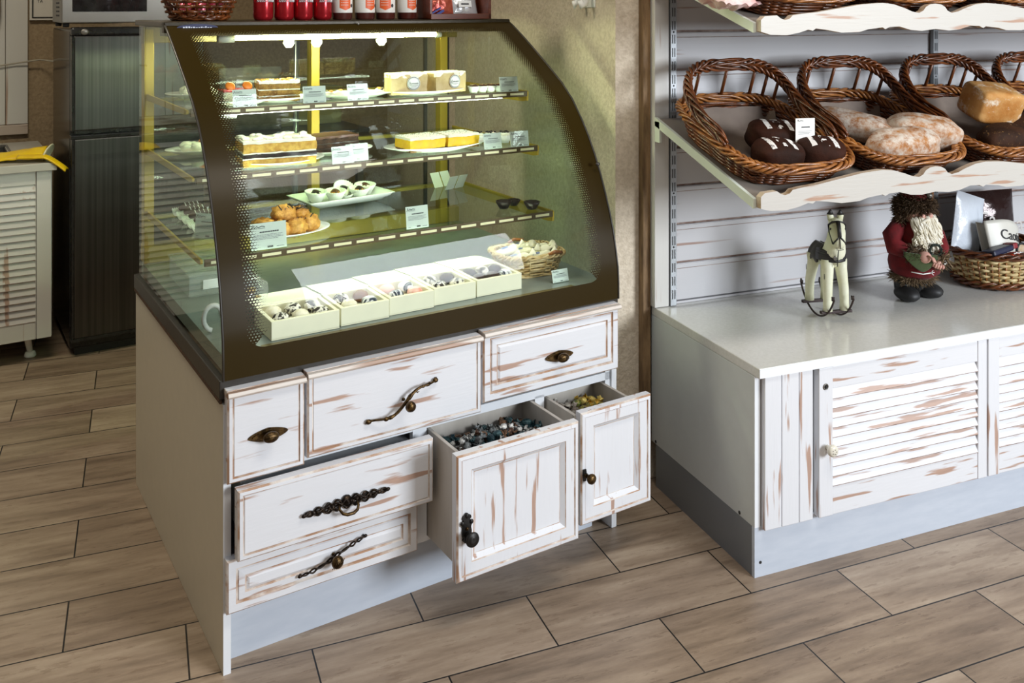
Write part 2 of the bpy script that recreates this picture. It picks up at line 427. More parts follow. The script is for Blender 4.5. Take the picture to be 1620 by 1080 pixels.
# long curling branch handle
h = handle_root(d2, .432, .527, -.021)
m = M(); pts = []; rr = []
for i in range(41):
    t = i/40*2-1; x = .428 + .090*t; z = .526 + .040*math.tanh(1.5*t)*(1 if abs(t) < .8 else 1) + .006*sin(t*5.2)
    y = -.026 - .016*(1-abs(t)**2.5); pts.append((x, y, z)); rr.append(.0048 - .0018*abs(t) + .0022*max(0, sin(t*11))**6)
m.tube(pts, rr, 8, flat=.8)
for t, r in ((-1, .0062), (-.52, .0055), (.55, .004), (1, .006), (.12, .005)):
    i = int((t+1)*20); p = pts[i]; m.blob((p[0], p[1]-.001, p[2]), (r*1.3, r*.8, r), 10, 8)
for t in (-1, 1):
    i = int((t+1)*20); p = pts[i]; m.tube([p, (p[0]+.004*t, p[1]+.004, p[2]+.004*t), (p[0], -.022, p[2]+.003)], [.004, .003, .003], 6)
for q in ((-.3, 1), (.3, -1), (.7, 1)):
    i = int((q[0]+1)*20); p = Vector(pts[i]); m.tube([p, p+Vector((.006, 0, .005*q[1])), p+Vector((.010, -.002, .002*q[1]))], [.002, .0018, .0008], 5)
m.build('branch_bar', BRONZE, h)
m = M(); knob_round(m, .434, .522, -.038, .0125); m.blob((.434, -.058, .521), (.013, .010, .013), 18, 12); m.build('knob', BRONZE, h)
d3 = front('drawer', cab, .661, 1.106, .463, .648, L_raised(.026), [WOODX, RUB], 0.006)
h = handle_root(d3, .898, .540, -.021); diamond_handle(.898, .541, -.0215, h)
# top moulding of the wide drawer
for (x0, x1, zz, dd) in ((.005, .182, .637, d1), (.188, .654, .642, d2), (.661, 1.106, .648, d3)):
    m = M().prism([(.006, -.012), (-.030, -.012), (-.033, -.007), (-.030, 0.0), (.006, .002)], x0-.001, x1+.001, 'x', T=TR(0, 0, zz-.002))
    m.build('top_moulding', [distress('rubbed_moulding', 'X', white='#D6CBBF', tan='#9C7350', amount=.47, long=2.5, cross=50) if 'rm' not in MATS else MATS['rm']], dd, bevel=.0012)
    MATS['rm'] = m and bpy.data.materials['rubbed_moulding']
# lower left drawers
d4 = front('drawer', cab, .020, .502, .268, .424, L_plain(.026), [WOODX, RUB], -0.022)
M().box(.05, .47, -.022, .35, .285, .40).build('drawer_box', WHITEP, d4)
h = handle_root(d4, .272, .333, -.049)
m = M()
def leafchain(m, x0, x1, z0, z1, y, n, amp, r):
    for sgn in (1, -1):
        pts = []
        for i in range(n*8+1):
            t = i/(n*8); w = sin(pi*t)**.6
            pts.append((x0+(x1-x0)*t, y - .003 - .002*sgn*cos(t*n*pi), z0+(z1-z0)*t + sgn*amp*w*abs(sin(t*n*pi))))
        m.tube(pts, r, 6)
    for i in range(n+1):
        t = i/n; m.blob((x0+(x1-x0)*t, y-.004, z0+(z1-z0)*t), (r*2.4, r*1.4, r*1.8), 10, 6)
leafchain(m, .168, .376, .331, .336, -.050, 9, .013, .0026)
leafchain(m, .200, .345, .332, .335, -.052, 5, .009, .0022)
for sx in (-1, 1):
    for k in range(5):
        m.blob((.272+sx*(.028+.017*k), -.051, .3335+sx*.0006*k+.002*sin(k*2)), (.010-.001*k, .003, .0042), 10, 6, T=None)
m.lathe([(.013, 0), (.012, .005), (.006, .007), (.0035, .014), (.0001, .016)], 16, T=TR(.272, -.050, .337) @ RX(pi/2))
m.build('openwork_plate', DKBR, h)
M().tube([(.250, -.058, .336), (.249, -.068, .328), (.254, -.074, .321), (.264, -.077, .3175), (.280, -.077, .3175), (.290, -.074, .321), (.295, -.068, .328), (.294, -.058, .336)],
         [.002, .0032, .0036, .004, .004, .0036, .0032, .002], 8).build('bail', BRONZE, h, label='hanging bronze bail')
d5 = front('drawer', cab, .003, .472, .143, .262, L_raised(.026), [WOODX, RUB], 0.004)
h = handle_root(d5, .250, .205, -.023)
m = M()
for ph in (0, pi):
    pts = []; rr = []
    for i in range(61):
        t = i/60*2-1; a = t*13+ph; w = .0052*(.35+.65*sin(pi*(t+1)/2*3)**2)*(1-.3*abs(t))
        pts.append((.248+.080*t, -.030-.006*(1-t*t)+w*cos(a)*.5, .204+.022*t+.003*sin(t*3)+w*sin(a))); rr.append(.0026-.0008*abs(t))
    m.tube(pts, rr, 6)
for t in (-1, 1): m.blob((.248+.081*t, -.029, .204+.0225*t), (.005, .0035, .004), 10, 8); m.tube([(.248+.078*t, -.022, .204+.022*t), (.248+.078*t, -.032, .204+.022*t)], .0025, 6)
m.build('twisted_bar', DKBR, h)
m = M(); m.lathe([(.006, 0), (.005, .012), (.0001, .013)], 12, T=TR(.250, -.030, .200) @ RX(pi/2)); m.blob((.250, -.051, .199), (.0145, .011, .0145), 22, 12)
for k in range(-2, 3): m.tube([(.250+.004*k-.008, -.0605+abs(k)*.001, .190), (.250+.004*k, -.063+abs(k)*.001, .199), (.250+.004*k+.006, -.0605+abs(k)*.001, .208)], .0008, 4)
m.build('knob', BRONZE, h)
# two deep bins pulled out
BINW = mat('raw_white_bin_side', '#C4BEB5', .6, c2='#ACA59B', scale=9, stretch=(1, 1, .3))
def deep_bin(x0, x1, bx0, bx1, yf, zt, zb, ylen, fl):
    y = -yf
    d = front('door_drawer', cab, x0, x1, zb, zt, L_frame(.024), [WOODZ, RUB], y+.022)
    m = M(); t = .009
    m.box(bx0, bx0+t, y+.022, ylen, zb+.015, zt-.012).box(bx1-t, bx1, y+.022, ylen, zb+.015, zt-.012)
    m.box(bx0, bx1, ylen-t, ylen, zb+.015, zt-.012).box(bx0, bx1, y+.0225, y+.03, zb+.015, zt-.013).box(bx0+t, bx1-t, y+.03, ylen-t, fl-.008, fl)
    b = m.build('bin_box', BINW, d, bevel=.001, label='plain grey white box behind the open drawer front'); return d
e1 = deep_bin(.494, .848, .516, .834, .180, .434, .135, .06, .348)
e2 = deep_bin(.884, 1.122, .879, 1.078, .140, .430, .137, .06, .352)
h = handle_root(e1, .518, .262, -.186)
m = M()
prof = [(0, .036), (.004, .034), (.006, .031), (.011, .029), (.012, .024), (.008, .020), (.014, .016), (.017, .012), (.013, .008), (.011, .002), (.013, -.008), (.012, -.018), (.009, -.022), (.012, -.026), (.007, -.032), (0, -.036)]
m.prism([(x+.518, z+.262) for x, z in prof] + [(.518-x, z+.262) for x, z in prof[::-1][1:-1]], -.183, -.187, 'y')
for x, z in ((0, .030), (.012, .014), (-.012, .014), (0, -.028)): m.blob((.518+x, -.188, .262+z), (.005, .0025, .006), 10, 6)
m.build('escutcheon', DBRONZE, h, bevel=.0008)
m = M(); T = TR(.519, -.186, .247) @ RX(pi/2)
m.lathe([(.008, 0), (.006, .004), (.005, .014), (.009, .018), (.0155, .021), (.0175, .025), (.016, .029), (.012, .0285), (.010, .031), (.005, .032), (.0001, .031)], 28, T=T)
m.build('knob', DBRONZE, h)
h = handle_root(e2, .893, .270, -.146)
M().prism([(.889, .255), (.897, .255), (.899, .27), (.897, .285), (.889, .285), (.887, .27)], -.143, -.147, 'y').build('escutcheon', DBRONZE, h)
m = M(); knob_round(m, .897, .269, -.146, .0135); m.build('knob', BRONZE, h)

# wrapped sweets in the open bins
def candy_proto(name, lab, group, c, c2, kind=0):
    foil = mat('foil_'+name, c, .25, metal=.35, c2=c2, scale=60, lo=.45, hi=.55, bump=1.0, bscale=120, bd=.004)
    m = M()
    m.blob((0, 0, 0), (.016, .0115, .010), 12, 8, nz=.25, ns=40)
    for s_ in (-1, 1):
        vs = [(s_*.013, 0, 0)]; n = 10
        for j in range(n):
            t = 2*pi*j/n; vs.append((s_*(.025+.002*(j % 2)), .0125*cos(t)*(1 if j % 2 else .7), .0105*sin(t)*(1 if j % 2 else .6)))
        m.add(vs, [(0, 1+j, 1+(j+1) % n) for j in range(n)], 0, False)
    o = m.build('wrapped_sweet', foil); tag(o, lab, 'sweet', group); return o
kinds = [candy_proto('teal', 'teal foil wrapped sweet heaped in the wider open drawer bin', 'teal sweets in the wide bin', '#1F3A42', '#48686E'),
         candy_proto('dark', 'charcoal foil wrapped sweet heaped in the wider open drawer bin', 'charcoal sweets in the wide bin', '#24282A', '#8A9092'),
         candy_proto('brownish', 'bronze brown wrapped sweet heaped in the wider open drawer bin', 'bronze sweets in the wide bin', '#4A3226', '#8C6A50'),
         candy_proto('white_black', 'white wrapped sweet with black print in the wider open drawer bin', 'white printed sweets in the wide bin', '#E6E6E2', '#2A2A2A')]
first = [True]*4
rnd = random.Random(3)
for ix in range(10):
    for iy in range(7):
        x = .548 + ix*.0285 + rnd.uniform(-.006, .006); y = -.124 + iy*.0250 + rnd.uniform(-.004, .004)
        z = .362 + rnd.uniform(0, .014) + .016*sin(pi*ix/9)*sin(pi*iy/6)
        k = rnd.choices(range(4), (4, 3, 1.5, 1.3))[0]
        if k == 3: z += .006
        rot = (rnd.uniform(-.7, .7), rnd.uniform(-.6, .6), rnd.uniform(0, 6.3))
        if first[k]: place(kinds[k], cw(x, y, z), rot=rot); first[k] = False
        else:
            c = kinds[k].copy(); COL.objects.link(c); place(c, cw(x, y, z), rot=rot)
k2 = [candy_proto('gold', 'yellow wrapped sweet in the narrower open drawer bin', 'yellow sweets in the narrow bin', '#C99A2A', '#E8D37A'),
      candy_proto('clear', 'pale silvery wrapped sweet in the narrower open drawer bin', 'pale sweets in the narrow bin', '#B9B4AA', '#8E8278'),
      candy_proto('green', 'green gold wrapped sweet in the narrower open drawer bin', 'green sweets in the narrow bin', '#6E7A3A', '#B9A860')]
f2 = [True]*3
for ix in range(6):
    for iy in range(5):
        x = .910 + ix*.0270 + rnd.uniform(-.005, .005); y = -.088 + iy*.0285 + rnd.uniform(-.004, .004); z = .365 + rnd.uniform(0, .012)
        k = 0 if ix > 3 and rnd.random() < .8 else (2 if ix > 2 and rnd.random() < .6 else 1)
        rot = (rnd.uniform(-.6, .6), rnd.uniform(-.5, .5), rnd.uniform(0, 6.3))
        if f2[k]: place(k2[k], cw(x, y, z), rot=rot); f2[k] = False
        else:
            c = k2[k].copy(); COL.objects.link(c); place(c, cw(x, y, z), rot=rot)

# ================================================================= PASTRY DISPLAY CASE
PROF = [(.604, 1.443), (.565, 1.424), (.50, 1.388), (.443, 1.354), (.36, 1.303), (.281, 1.252), (.225, 1.205), (.178, 1.150), (.145, 1.105), (.112, 1.050), (.086, 1.000), (.066, .955), (.042, .895), (.026, .845), (.014, .795), (.004, .745), (.001, .70), (.001, .655)]
def prof_at(u):
    L = [0]
    for a, b in zip(PROF, PROF[1:]): L.append(L[-1] + math.dist(a, b))
    s = u*L[-1]
    for i in range(len(PROF)-1):
        if s <= L[i+1] or i == len(PROF)-2:
            k = (s-L[i])/(L[i+1]-L[i]); a, b = PROF[i], PROF[i+1]
            return (a[0]+(b[0]-a[0])*k, a[1]+(b[1]-a[1])*k, L[-1])
    return PROF[-1]
ARC = prof_at(1)[2]
case = thing('pastry_display_case', 'curved glass refrigerated pastry case with brown frame standing on drawers', 'display case', A0, CA)
CW = 1.118
# front glass with a printed brown border that fades out in dots
def frontglass_mat():
    t = NT('curved_glass_with_brown_printed_border'); t.n.remove(t.b)
    uvn = t.new('ShaderNodeUVMap'); sp = t.new('ShaderNodeSeparateXYZ'); t.link(uvn.outputs[0], sp.inputs[0])
    u, v = sp.outputs[0], sp.outputs[1]          # metres: across, down from the top
    R = .045                                      # rounded inner corners by a rounded-box distance
    cx_, cy_ = (.053+1.062)/2, (.045+(ARC-.060))/2
    hx, hy = (1.062-.053)/2, ((ARC-.060)-.045)/2
    dx = t.math('SUBTRACT', t.math('ABSOLUTE', t.math('SUBTRACT', u, cx_)), hx-R)
    dy = t.math('SUBTRACT', t.math('ABSOLUTE', t.math('SUBTRACT', v, cy_)), hy-R)
    ox, oy = t.math('MAXIMUM', dx, 0.0), t.math('MAXIMUM', dy, 0.0)
    dist = t.math('ADD', t.math('SQRT', t.math('ADD', t.math('MULTIPLY', ox, ox), t.math('MULTIPLY', oy, oy))), t.math('MINIMUM', t.math('MAXIMUM', dx, dy), 0.0))
    d = t.math('SUBTRACT', dist, R)               # >0 in the solid border, <0 inside
    P = .0074
    row = t.math('FLOOR', t.math('DIVIDE', v, P*.866))
    sh = t.math('MULTIPLY', t.math('MODULO', t.math('ABSOLUTE', row), 2.0), P*.5)
    fu = t.math('SUBTRACT', t.math('FRACT', t.math('DIVIDE', t.math('ADD', u, sh), P)), .5)
    fv = t.math('SUBTRACT', t.math('FRACT', t.math('DIVIDE', v, P*.866)), .5)
    rr = t.math('SQRT', t.math('ADD', t.math('MULTIPLY', fu, fu), t.math('MULTIPLY', fv, fv)))
    # clear holes growing with the distance inside the border; after 36 mm nothing printed
    hole = t.math('MULTIPLY', t.math('DIVIDE', t.math('MULTIPLY', d, -1.0), .070), .75)
    hole = t.math('ADD', hole, .13)
    clear = t.math('GREATER_THAN', hole, rr)
    lower = t.math('MULTIPLY', t.math('GREATER_THAN', v, cy_), t.math('GREATER_THAN', t.math('ADD', dy, .0), t.math('ADD', dx, .012)))
    clear = t.math('MAXIMUM', clear, lower)
    inside = t.math('LESS_THAN', d, 0.0)
    printed = t.math('SUBTRACT', 1.0, t.math('MULTIPLY', clear, inside))
    tr = t.new('ShaderNodeBsdfTransparent'); tr.inputs[0].default_value = lin('#FBFFFB')
    gl = t.new('ShaderNodeBsdfGlossy'); gl.inputs['Roughness'].default_value = 0.0
    fr = t.new('ShaderNodeFresnel'); fr.inputs[0].default_value = 1.25
    ge = t.new('ShaderNodeNewGeometry'); ff = t.math('MULTIPLY', fr.outputs[0], t.math('SUBTRACT', 1.0, ge.outputs['Backfacing']))
    g = t.new('ShaderNodeMixShader'); t.link(ff, g.inputs[0]); t.link(tr.outputs[0], g.inputs[1]); t.link(gl.outputs[0], g.inputs[2])
    br = t.new('ShaderNodeBsdfPrincipled'); br.inputs['Base Color'].default_value = lin('#2E2309'); br.inputs['Roughness'].default_value = .30; br.inputs['Specular IOR Level'].default_value = .12
    mx = t.new('ShaderNodeMixShader'); t.link(printed, mx.inputs[0]); t.link(g.outputs[0], mx.inputs[1]); t.link(br.outputs[0], mx.inputs[2])
    t.link(mx.outputs[0], t.out.inputs[0]); return t.m
NV = 48; vs = []; uvs = []; fs = []
for j in range(NV+1):
    y, z, _ = prof_at(j/NV)
    for i in range(2): vs.append((i*CW, y-.004, z)); uvs.append((i*CW, j/NV*ARC))
for j in range(NV): fs.append((2*j, 2*j+2, 2*j+3, 2*j+1))
m = M().add(vs, fs, 0, True); m.build('front_glass', frontglass_mat(), case, uvs=uvs, label='curved front glass with printed brown border')
# side panes
poly = [(y+.004, z-.002) for y, z in PROF] + [(.955, .655), (.955, 1.437)]
for x in (.002, 1.112): M().prism(poly, x, x+.004, 'x').build('side_glass', GLASS, case)
# thin dark rim along the outer curved edges
for x in (0, CW):
    M().tube([(x, y-.004, z) for y, z in PROF], .003, 6).build('edge_seal', DARKB, case)
M().box(-.003, 1.121, .585, .998, 1.430, 1.446).box(-.003, 1.121, .585, .615, 1.415, 1.446).build('top_panel', BROWN, case, bevel=.003)
M().box(.01, 1.108, .60, .70, 1.405, 1.430).build('lamp_housing', BROWNL, case)
m = M().box(-.006, 1.124, .006, .998, .612, .654, 0).box(-.006, .0, .006, .998, .602, .612, 1)
m.build('base_frame', [DARKB, CHIP], case, bevel=.002, label='dark frame with a raw chipboard lower edge')
m = M().box(.008, 1.110, .012, .95, .665, .70); m.build('display_deck', mat('grey_steel_deck', '#8E9896', .3, metal=.35, c2='#828C8B', scale=20), case, label='grey steel deck')
m = M().box(.10, .99, .012, .05, .70, .701)
m.build('vent_grille', BROWNL, case)
m = M()
for i in range(70): m.box(.13+i*.0118, .1355+i*.0118, .014, .030, .701, .7022)
m.build('vent_slots', GOLDM, case)
# rear frame and sliding doors
for x in (.012, .548, 1.040): M().box(x, x+.030, .935, .975, .70, 1.42).build('rear_post', GOLDM, case, bevel=.002)
M().box(.01, 1.11, .935, .975, 1.375, 1.425).build('rear_rail', BROWNL, case, bevel=.002)
M().box(.01, 1.11, .92, .975, .70, .752).build('rear_rail', GOLDM, case, bevel=.002)
M().box(.03, .57, .958, .962, .74, 1.39).build('sliding_door', RGLASS, case)
M().box(.56, 1.09, .966, .970, .74, 1.39).build('sliding_door', RGLASS, case)
for x in (.985, 1.075): M().box(x, x+.012, .955, .965, .75, 1.38).build('door_stile', DARKB, case)
for x in (.39, .48, .70): 
    m = M().prism([(x-.016, 1.385), (x+.016, 1.385), (x+.018, 1.375), (x+.008, 1.362), (x-.008, 1.362), (x-.018, 1.375)], .700, .706, 'y'); m.build('lamp_clip', PALEM, case)
# tube lamp
TUBE = mat('lit_tube', '#FFFFFF', .4, emit='#F4FFCC', es=150.0)
m = M().tube([(.20, .640, 1.397), (.868, .640, 1.397)], .0070, 12); m.build('lamp_tube', TUBE, case, label='lit white tube lamp')
m = M().tube([(.158, .640, 1.396), (.205, .640, 1.396)], [.014, .0120], 14).tube([(.866, .640, 1.396), (.885, .640, 1.396)], [.010, .009], 14); m.build('lamp_holder', PALEM, case)
# shelves
TRIM = mat('shelf_trim_brown', '#4A3A12', .35, metal=.3)
TUBE2 = mat('lit_slim_tube', '#FFFFFF', .4, emit='#F6FFE6', es=20.0)
SLOT = mat('pale_slot_strip', '#E6E2B8', .4)
SH = [(1.213, .43), (1.045, .37), (.853, .285)]
for z, yf in SH:
    M().box(.03, 1.085, yf, .925, z-.006, z).build('glass_shelf', SHGL, case)
    m = M().box(.03, 1.085, yf-.008, yf, z-.014, z+.004)
    t_ = m.build('shelf_trim', TRIM, case, bevel=.001)
    m = M(); x = .045
    while x < 1.05: m.box(x, x+.050, yf-.0092, yf-.008, z-.008, z-.001); x += .065
    m.build('trim_slots', SLOT, t_)
    for x in (.020, 1.085):
        h_ = .028 if x > 1 else .006
        m = M().prism([(yf, z+.004), (yf-.006, z), (yf-.004, z-h_), (yf+.02, z-h_-.004), (.93, z-h_-.008), (.93, z+.006)], x, x+.006, 'x'); m.build('shelf_bracket', GOLDM, case, bevel=.001)
    M().box(.03, 1.085, .90, .925, z-.016, z-.006).build('shelf_rear_rail', GOLDM, case)
    M().tube([(.12, yf+.010, z-.0125), (1.00, yf+.010, z-.0125)], .0045, 8).build('lamp_tube', TUBE2, case, label='slim lit tube behind the shelf trim')
m = M().tube([(.10, .46, 1.192), (.16, .46, 1.192)], .0085, 12); m.build('lamp_holder', PALEM, case)
# oval blue badge on the top left of the frame
bd = M(); n = 40
bd.prism([(.085+.056*cos(2*pi*i/n), 1.4300+.010*sin(2*pi*i/n)) for i in range(n)], .573, .576, 'y')
b = bd.build('badge', mat('blue_badge', '#101A4A', .6), case, label='small oval blue badge', bevel=.001)
m = M(); rnd2 = random.Random(5)
x = .045
while x < .125: w = rnd2.uniform(.003, .006); m.box(x, x+w, .5722, .573, 1.4285, 1.4285+rnd2.uniform(.002, .005)); x += w+.002
m.build('badge_print', mat('badge_white', '#DDE3F4', .4), b)
# small screws and a glass clip
for x, y, z in ((.565, .572, 1.436),): M().blob((x, y, z), (.004, .002, .004), 10, 6).build('screw', SILVER, case)
M().blob((1.10, .070, 1.03), (.008, .005, .006), 8, 6).build('glass_clip', DARKB, case)

# ================================================================= FOOD
def plate(loc, rx_, ry_, label, oval=True, rz=CA, h=.014, group=None, name='plate'):
    m = M(); n = 40; pr = [(.55, 0), (.60, .002), (.80, h*.55), (1.0, h), (1.0, h+.002), (.80, h*.55+.003), (.60, .005), (.0001, .004)]
    vs = []; fs = []
    for r_, z_ in pr:
        for j in range(n): t = 2*pi*j/n; vs.append((rx_*r_*cos(t), ry_*r_*sin(t), z_))
    k = len(pr)
    for i in range(k-1):
        for j in range(n): fs.append((i*n+j, i*n+(j+1) % n, (i+1)*n+(j+1) % n, (i+1)*n+j))
    fs.append(tuple(range(n))[::-1]); m.add(vs, fs, 0, True)
    o = m.build(name, WHITE); place(o, loc, rz); return tag(o, label, 'plate', group)

# ---- price tags
TAGROOT = None
def price_tag(loc, label, rz=CA, w=.066, h=.050, tilt=-.18, seed=1, cat='price tag'):
    global TAGROOT
    if TAGROOT is None:
        r = thing('price_tag', label, cat, loc, rz, 'price tags in the display case')
        T = RX(tilt)
        M().box(-.033, .033, -.0004, .0004, .002, .050, T=T).build('card', PAPER, r)
        m = M().box(-.033, .033, -.0012, -.0008, .001, .051, T=T).box(-.033, .033, .0008, .0012, .001, .051, T=T).box(-.033, .033, -.002, .020, 0, .0008)
        m.build('holder', ACRYL, r)
        m = M(); q = random.Random(2)
        m.tube([(-.030, -.0015, .040), (-.027, -.0015, .047), (-.025, -.0015, .041), (-.021, -.0015, .045), (-.018, -.0015, .0425), (-.012, -.0015, .0445), (-.006, -.0015, .043)], .0006, 4, T=T)
        m.box(-.025, -.006, -.0016, -.0013, .0402, .0408, T=T)
        x = -.016
        while x < .016: w_ = q.uniform(.002, .004); m.box(x, x+w_, -.0016, -.0013, .0325, .0345, T=T); x += w_+.0008
        x = -.002
        while x < .008: m.box(x, x+.0018, -.0016, -.0013, .0050, .0080, T=T); x += .0026
        m.build('printed_title', INK, r)
        m = M()
        for zz, x1 in ((.028, .026), (.0255, .022), (.023, .027), (.0205, .018)): 
            x = -.027
            while x < x1: w_ = q.uniform(.002, .006); m.box(x, min(x+w_, x1), -.0016, -.0013, zz, zz+.0009, T=T); x += w_+.001
        for a, b in ((-.028, -.021), (.014, .028)): m.box(a, b, -.0016, -.0013, .0052, .0065, T=T)
        m.build('fine_print', INKG, r)
        TAGROOT = r
        return r
    return dup(TAGROOT, loc, rz, label, scale=(w/.066, 1, h/.050))

Z1, Z2, Z3, ZD = 1.2135, 1.0455, .8535, .7005
tags1 = [(.178, .437, Z1, 'price tag at the left end of the top glass shelf before the red glazed dessert'),
         (.376, .437, Z1, 'price tag on the top glass shelf right of the honey cake slice'),
         (.508, .437, Z1, 'price tag on the top glass shelf in front of the fruit rolls'),
         (1.028, .440, Z1, 'price tag at the right end of the top glass shelf beside the paper cups'),
         (.437, .376, Z2, 'price tag on the middle shelf, front one of the pair before the chocolate cake'),
         (.490, .400, Z2, 'price tag on the middle shelf, rear one of the pair before the chocolate cake'),
         (.935, .385, Z2, 'price tag on the middle shelf right of the lemon cake slices'),
         (1.030, .380, Z2, 'price tag at the right end of the middle glass shelf')]
for i, (x, y, z, lb) in enumerate(tags1): price_tag(cw(x, y, z), lb, rz=CA + (-.06 if i % 2 else .05))
price_tag(cw(.200, .300, Z3), 'large price tag leaning before the choux buns on the lowest shelf', w=.096, h=.072)
price_tag(cw(.632, .300, Z3), 'price tag standing alone in the middle of the lowest glass shelf', w=.070, h=.066)
price_tag(cw(.980, .085, ZD), 'small price tag on the deck in front of the basket of wrapped rolls', w=.055, h=.036)
# blank folded tags standing at the back of the lowest shelf
r = thing('folded_card', 'blank folded white cards propped at the rear right of the lowest shelf', 'card', cw(.965, .76, Z3), CA+.25)
for k, (x, c) in enumerate(((0, 0), (.045, 1))):
    m = M(); m.box(x, x+.04, -.0005, .0005, 0, .055, T=RX(.5)).box(x, x+.04, -.0005, .0005, 0, .055, T=TR(0, .052, 0) @ RX(-.5)); m.build('card', PAPER, r)

def slab(m, x0, x1, y0, y1, z0, z1, mm, nz=.0034, seed=0, T=None):
    """a soft-edged cake layer with an uneven surface"""
    nx, ny, nzv = 14, 10, 3
    def f(x, y, z):
        v = Vector((x*95+seed, y*95, z*95)); return Vector((x, y, z)) + Vector((mnoise.noise(v), mnoise.noise(v+Vector((9, 0, 0))), mnoise.noise(v+Vector((0, 9, 0)))*.6))*nz
    def face(o_, a, b, na, nb):
        m.grid(lambda u, v: f(*(o_ + a*u + b*v)), na, nb, mm, True, T)
    O = Vector((x0, y0, z0)); X = Vector((x1-x0, 0, 0)); Y = Vector((0, y1-y0, 0)); Zv = Vector((0, 0, z1-z0))
    face(O, X, Zv, nx, nzv); face(O+Y+X, -X, Zv, nx, nzv); face(O+Y, -Y, Zv, ny, nzv); face(O+X, Y, Zv, ny, nzv); face(O+Zv, X, Y, nx, ny); face(O, Y, X, ny, nx)
def cake(name, label, loc, rz, x, y, layers, mats, seed=0, bits=None, cat='cake', group=None):
    """layers: (thickness, material index)"""
    r = thing(name, label, cat, loc, rz, group); z = .0
    names = {}
    for i, (h_, mi, pn) in enumerate(layers):
        m = M(); slab(m, -x/2, x/2, -y/2, y/2, z, z+h_, 0, seed=seed+i); m.build(pn, mats[mi], r); z += h_
    if bits: bits(r, z)
    return r
def shavings(mat_, n, x, y, s=.004, seed=1, name='shavings', z0=0):
    def fn(r, z):
        m = M(); q = random.Random(seed)
        for _ in range(n):
            a = q.uniform(-x/2, x/2); b = q.uniform(-y/2, y/2); t = q.uniform(0, pi)
            m.box(-s, s, -s*.25, s*.25, 0, s*.3, T=TR(a, b, z+z0+q.uniform(0, .002)) @ RZ(t) @ RX(q.uniform(-.6, .6)))
        o = m.build(name, mat_, r); o['kind'] = 'stuff'
    return fn
# shelf 1
plate(cw(.190, .52, Z1), .085, .060, 'small white plate at the left end of the top glass shelf')
r = thing('layered_dessert', 'square white dessert with red glazed top and orange slices', 'dessert', cw(.175, .51, Z1+.006), CA)
M().box(-.045, .045, -.03, .03, 0, .034).build('cream_block', CREAM, r, bevel=.003); M().box(-.044, .044, -.029, .029, .034, .040).build('red_top', REDB, r, bevel=.002)
m = M()
for x in (-.018, .030): m.lathe([(.013, 0), (.014, .003), (.011, .005), (.0001, .005)], 16, T=TR(x, .0, .047) @ RX(.9))
m.build('orange_slices', ORANGE, r)
plate(cw(.305, .55, Z1), .095, .075, 'white plate under the honey cake slice on the top shelf')
cake('honey_cake', 'tall crumbly honey layer cake slice on the top glass shelf', cw(.300, .54, Z1+.006), CA-.15, .115, .085,
     [(.014, 0, 'sponge_layer'), (.003, 1, 'cream_layer'), (.015, 0, 'sponge_layer'), (.003, 1, 'cream_layer'), (.015, 0, 'sponge_layer'), (.008, 1, 'cream_top')], [HONEY, CREAM], 3, shavings(SPONGE, 120, .11, .08, .004, 3, 'crumbs'))
plate(cw(.545, .55, Z1), .125, .065, 'long white plate of fruit rolls in the middle of the top shelf')
RICE = mat('white_roll', '#EFEBDD', .6, bump=.4, bscale=90)
proto = thing('fruit_roll', 'white cream roll topped with orange and dark fruit on the long plate', 'pastry', cw(.46, .54, Z1+.006), CA, 'fruit rolls on the long plate')
M().blob((0, 0, .008), (.016, .012, .009), 14, 8, e=.7).build('roll', RICE, proto)
M().blob((.003, -.003, .017), (.007, .006, .003), 10, 6).build('orange_piece', ORANGE, proto); M().blob((-.007, .002, .016), (.006, .005, .003), 10, 6).build('dark_piece', CHOC, proto)
for i, (x, y) in enumerate(((.50, .565), (.545, .53), (.585, .56), (.62, .535), (.635, .57), (.575, .59))): dup(proto, cw(x, y, Z1+.006), CA+i*.7)
plate(cw(.765, .54, Z1), .150, .085, 'white oval plate under two wrapped blocks on the top shelf')
HALVA = mat('sesame_block', '#B59A66', .6, c2='#C7B184', scale=30, bump=.3)
STK = mat('round_sticker', '#F4F4F4', .5)
for i, (x, rz_, lb) in enumerate(((.700, -.12, 'left of two film wrapped cake blocks with round label on the top shelf'), (.835, .16, 'right of two film wrapped cake blocks with round label on the top shelf'))):
    r = thing('wrapped_cake_block', lb, 'cake', cw(x, .52, Z1+.006), CA+rz_, 'wrapped cake blocks')
    m = M(); slab(m, -.058, .058, -.035, .035, 0, .060, 0, .003, i*7); m.build('block', HALVA, r)
    m = M(); slab(m, -.0585, .0585, -.0352, .0355, .050, .064, 0, .003, i*7+3); m.build('pale_top', CREAM, r)
    m = M().lathe([(.021, 0), (.021, .0008), (.0001, .0009)], 30, T=TR(.012, -.0385, .034) @ RX(pi/2)); s_ = m.build('round_label', STK, r)
    m = M()
    for a in range(24): m.tube([(.012+.019*cos(2*pi*a/24), -.0398, .034+.019*sin(2*pi*a/24)), (.012+.019*cos(2*pi*(a+1)/24), -.0398, .034+.019*sin(2*pi*(a+1)/24))], .0005, 4)
    m.tube([(-.003, -.0398, .030), (.000, -.0398, .040), (.003, -.0398, .030)], .0009, 4)
    for q in range(5): m.tube([(.005+q*.0045, -.0398, .031), (.006+q*.0045, -.0398, .036), (.0085+q*.0045, -.0398, .032)], .0008, 4)
    m.box(-.002, .026, -.0402, -.0398, .0275, .0285).box(.004, .020, -.0402, -.0398, .024, .0248)
    m.build('label_print', INK, s_)
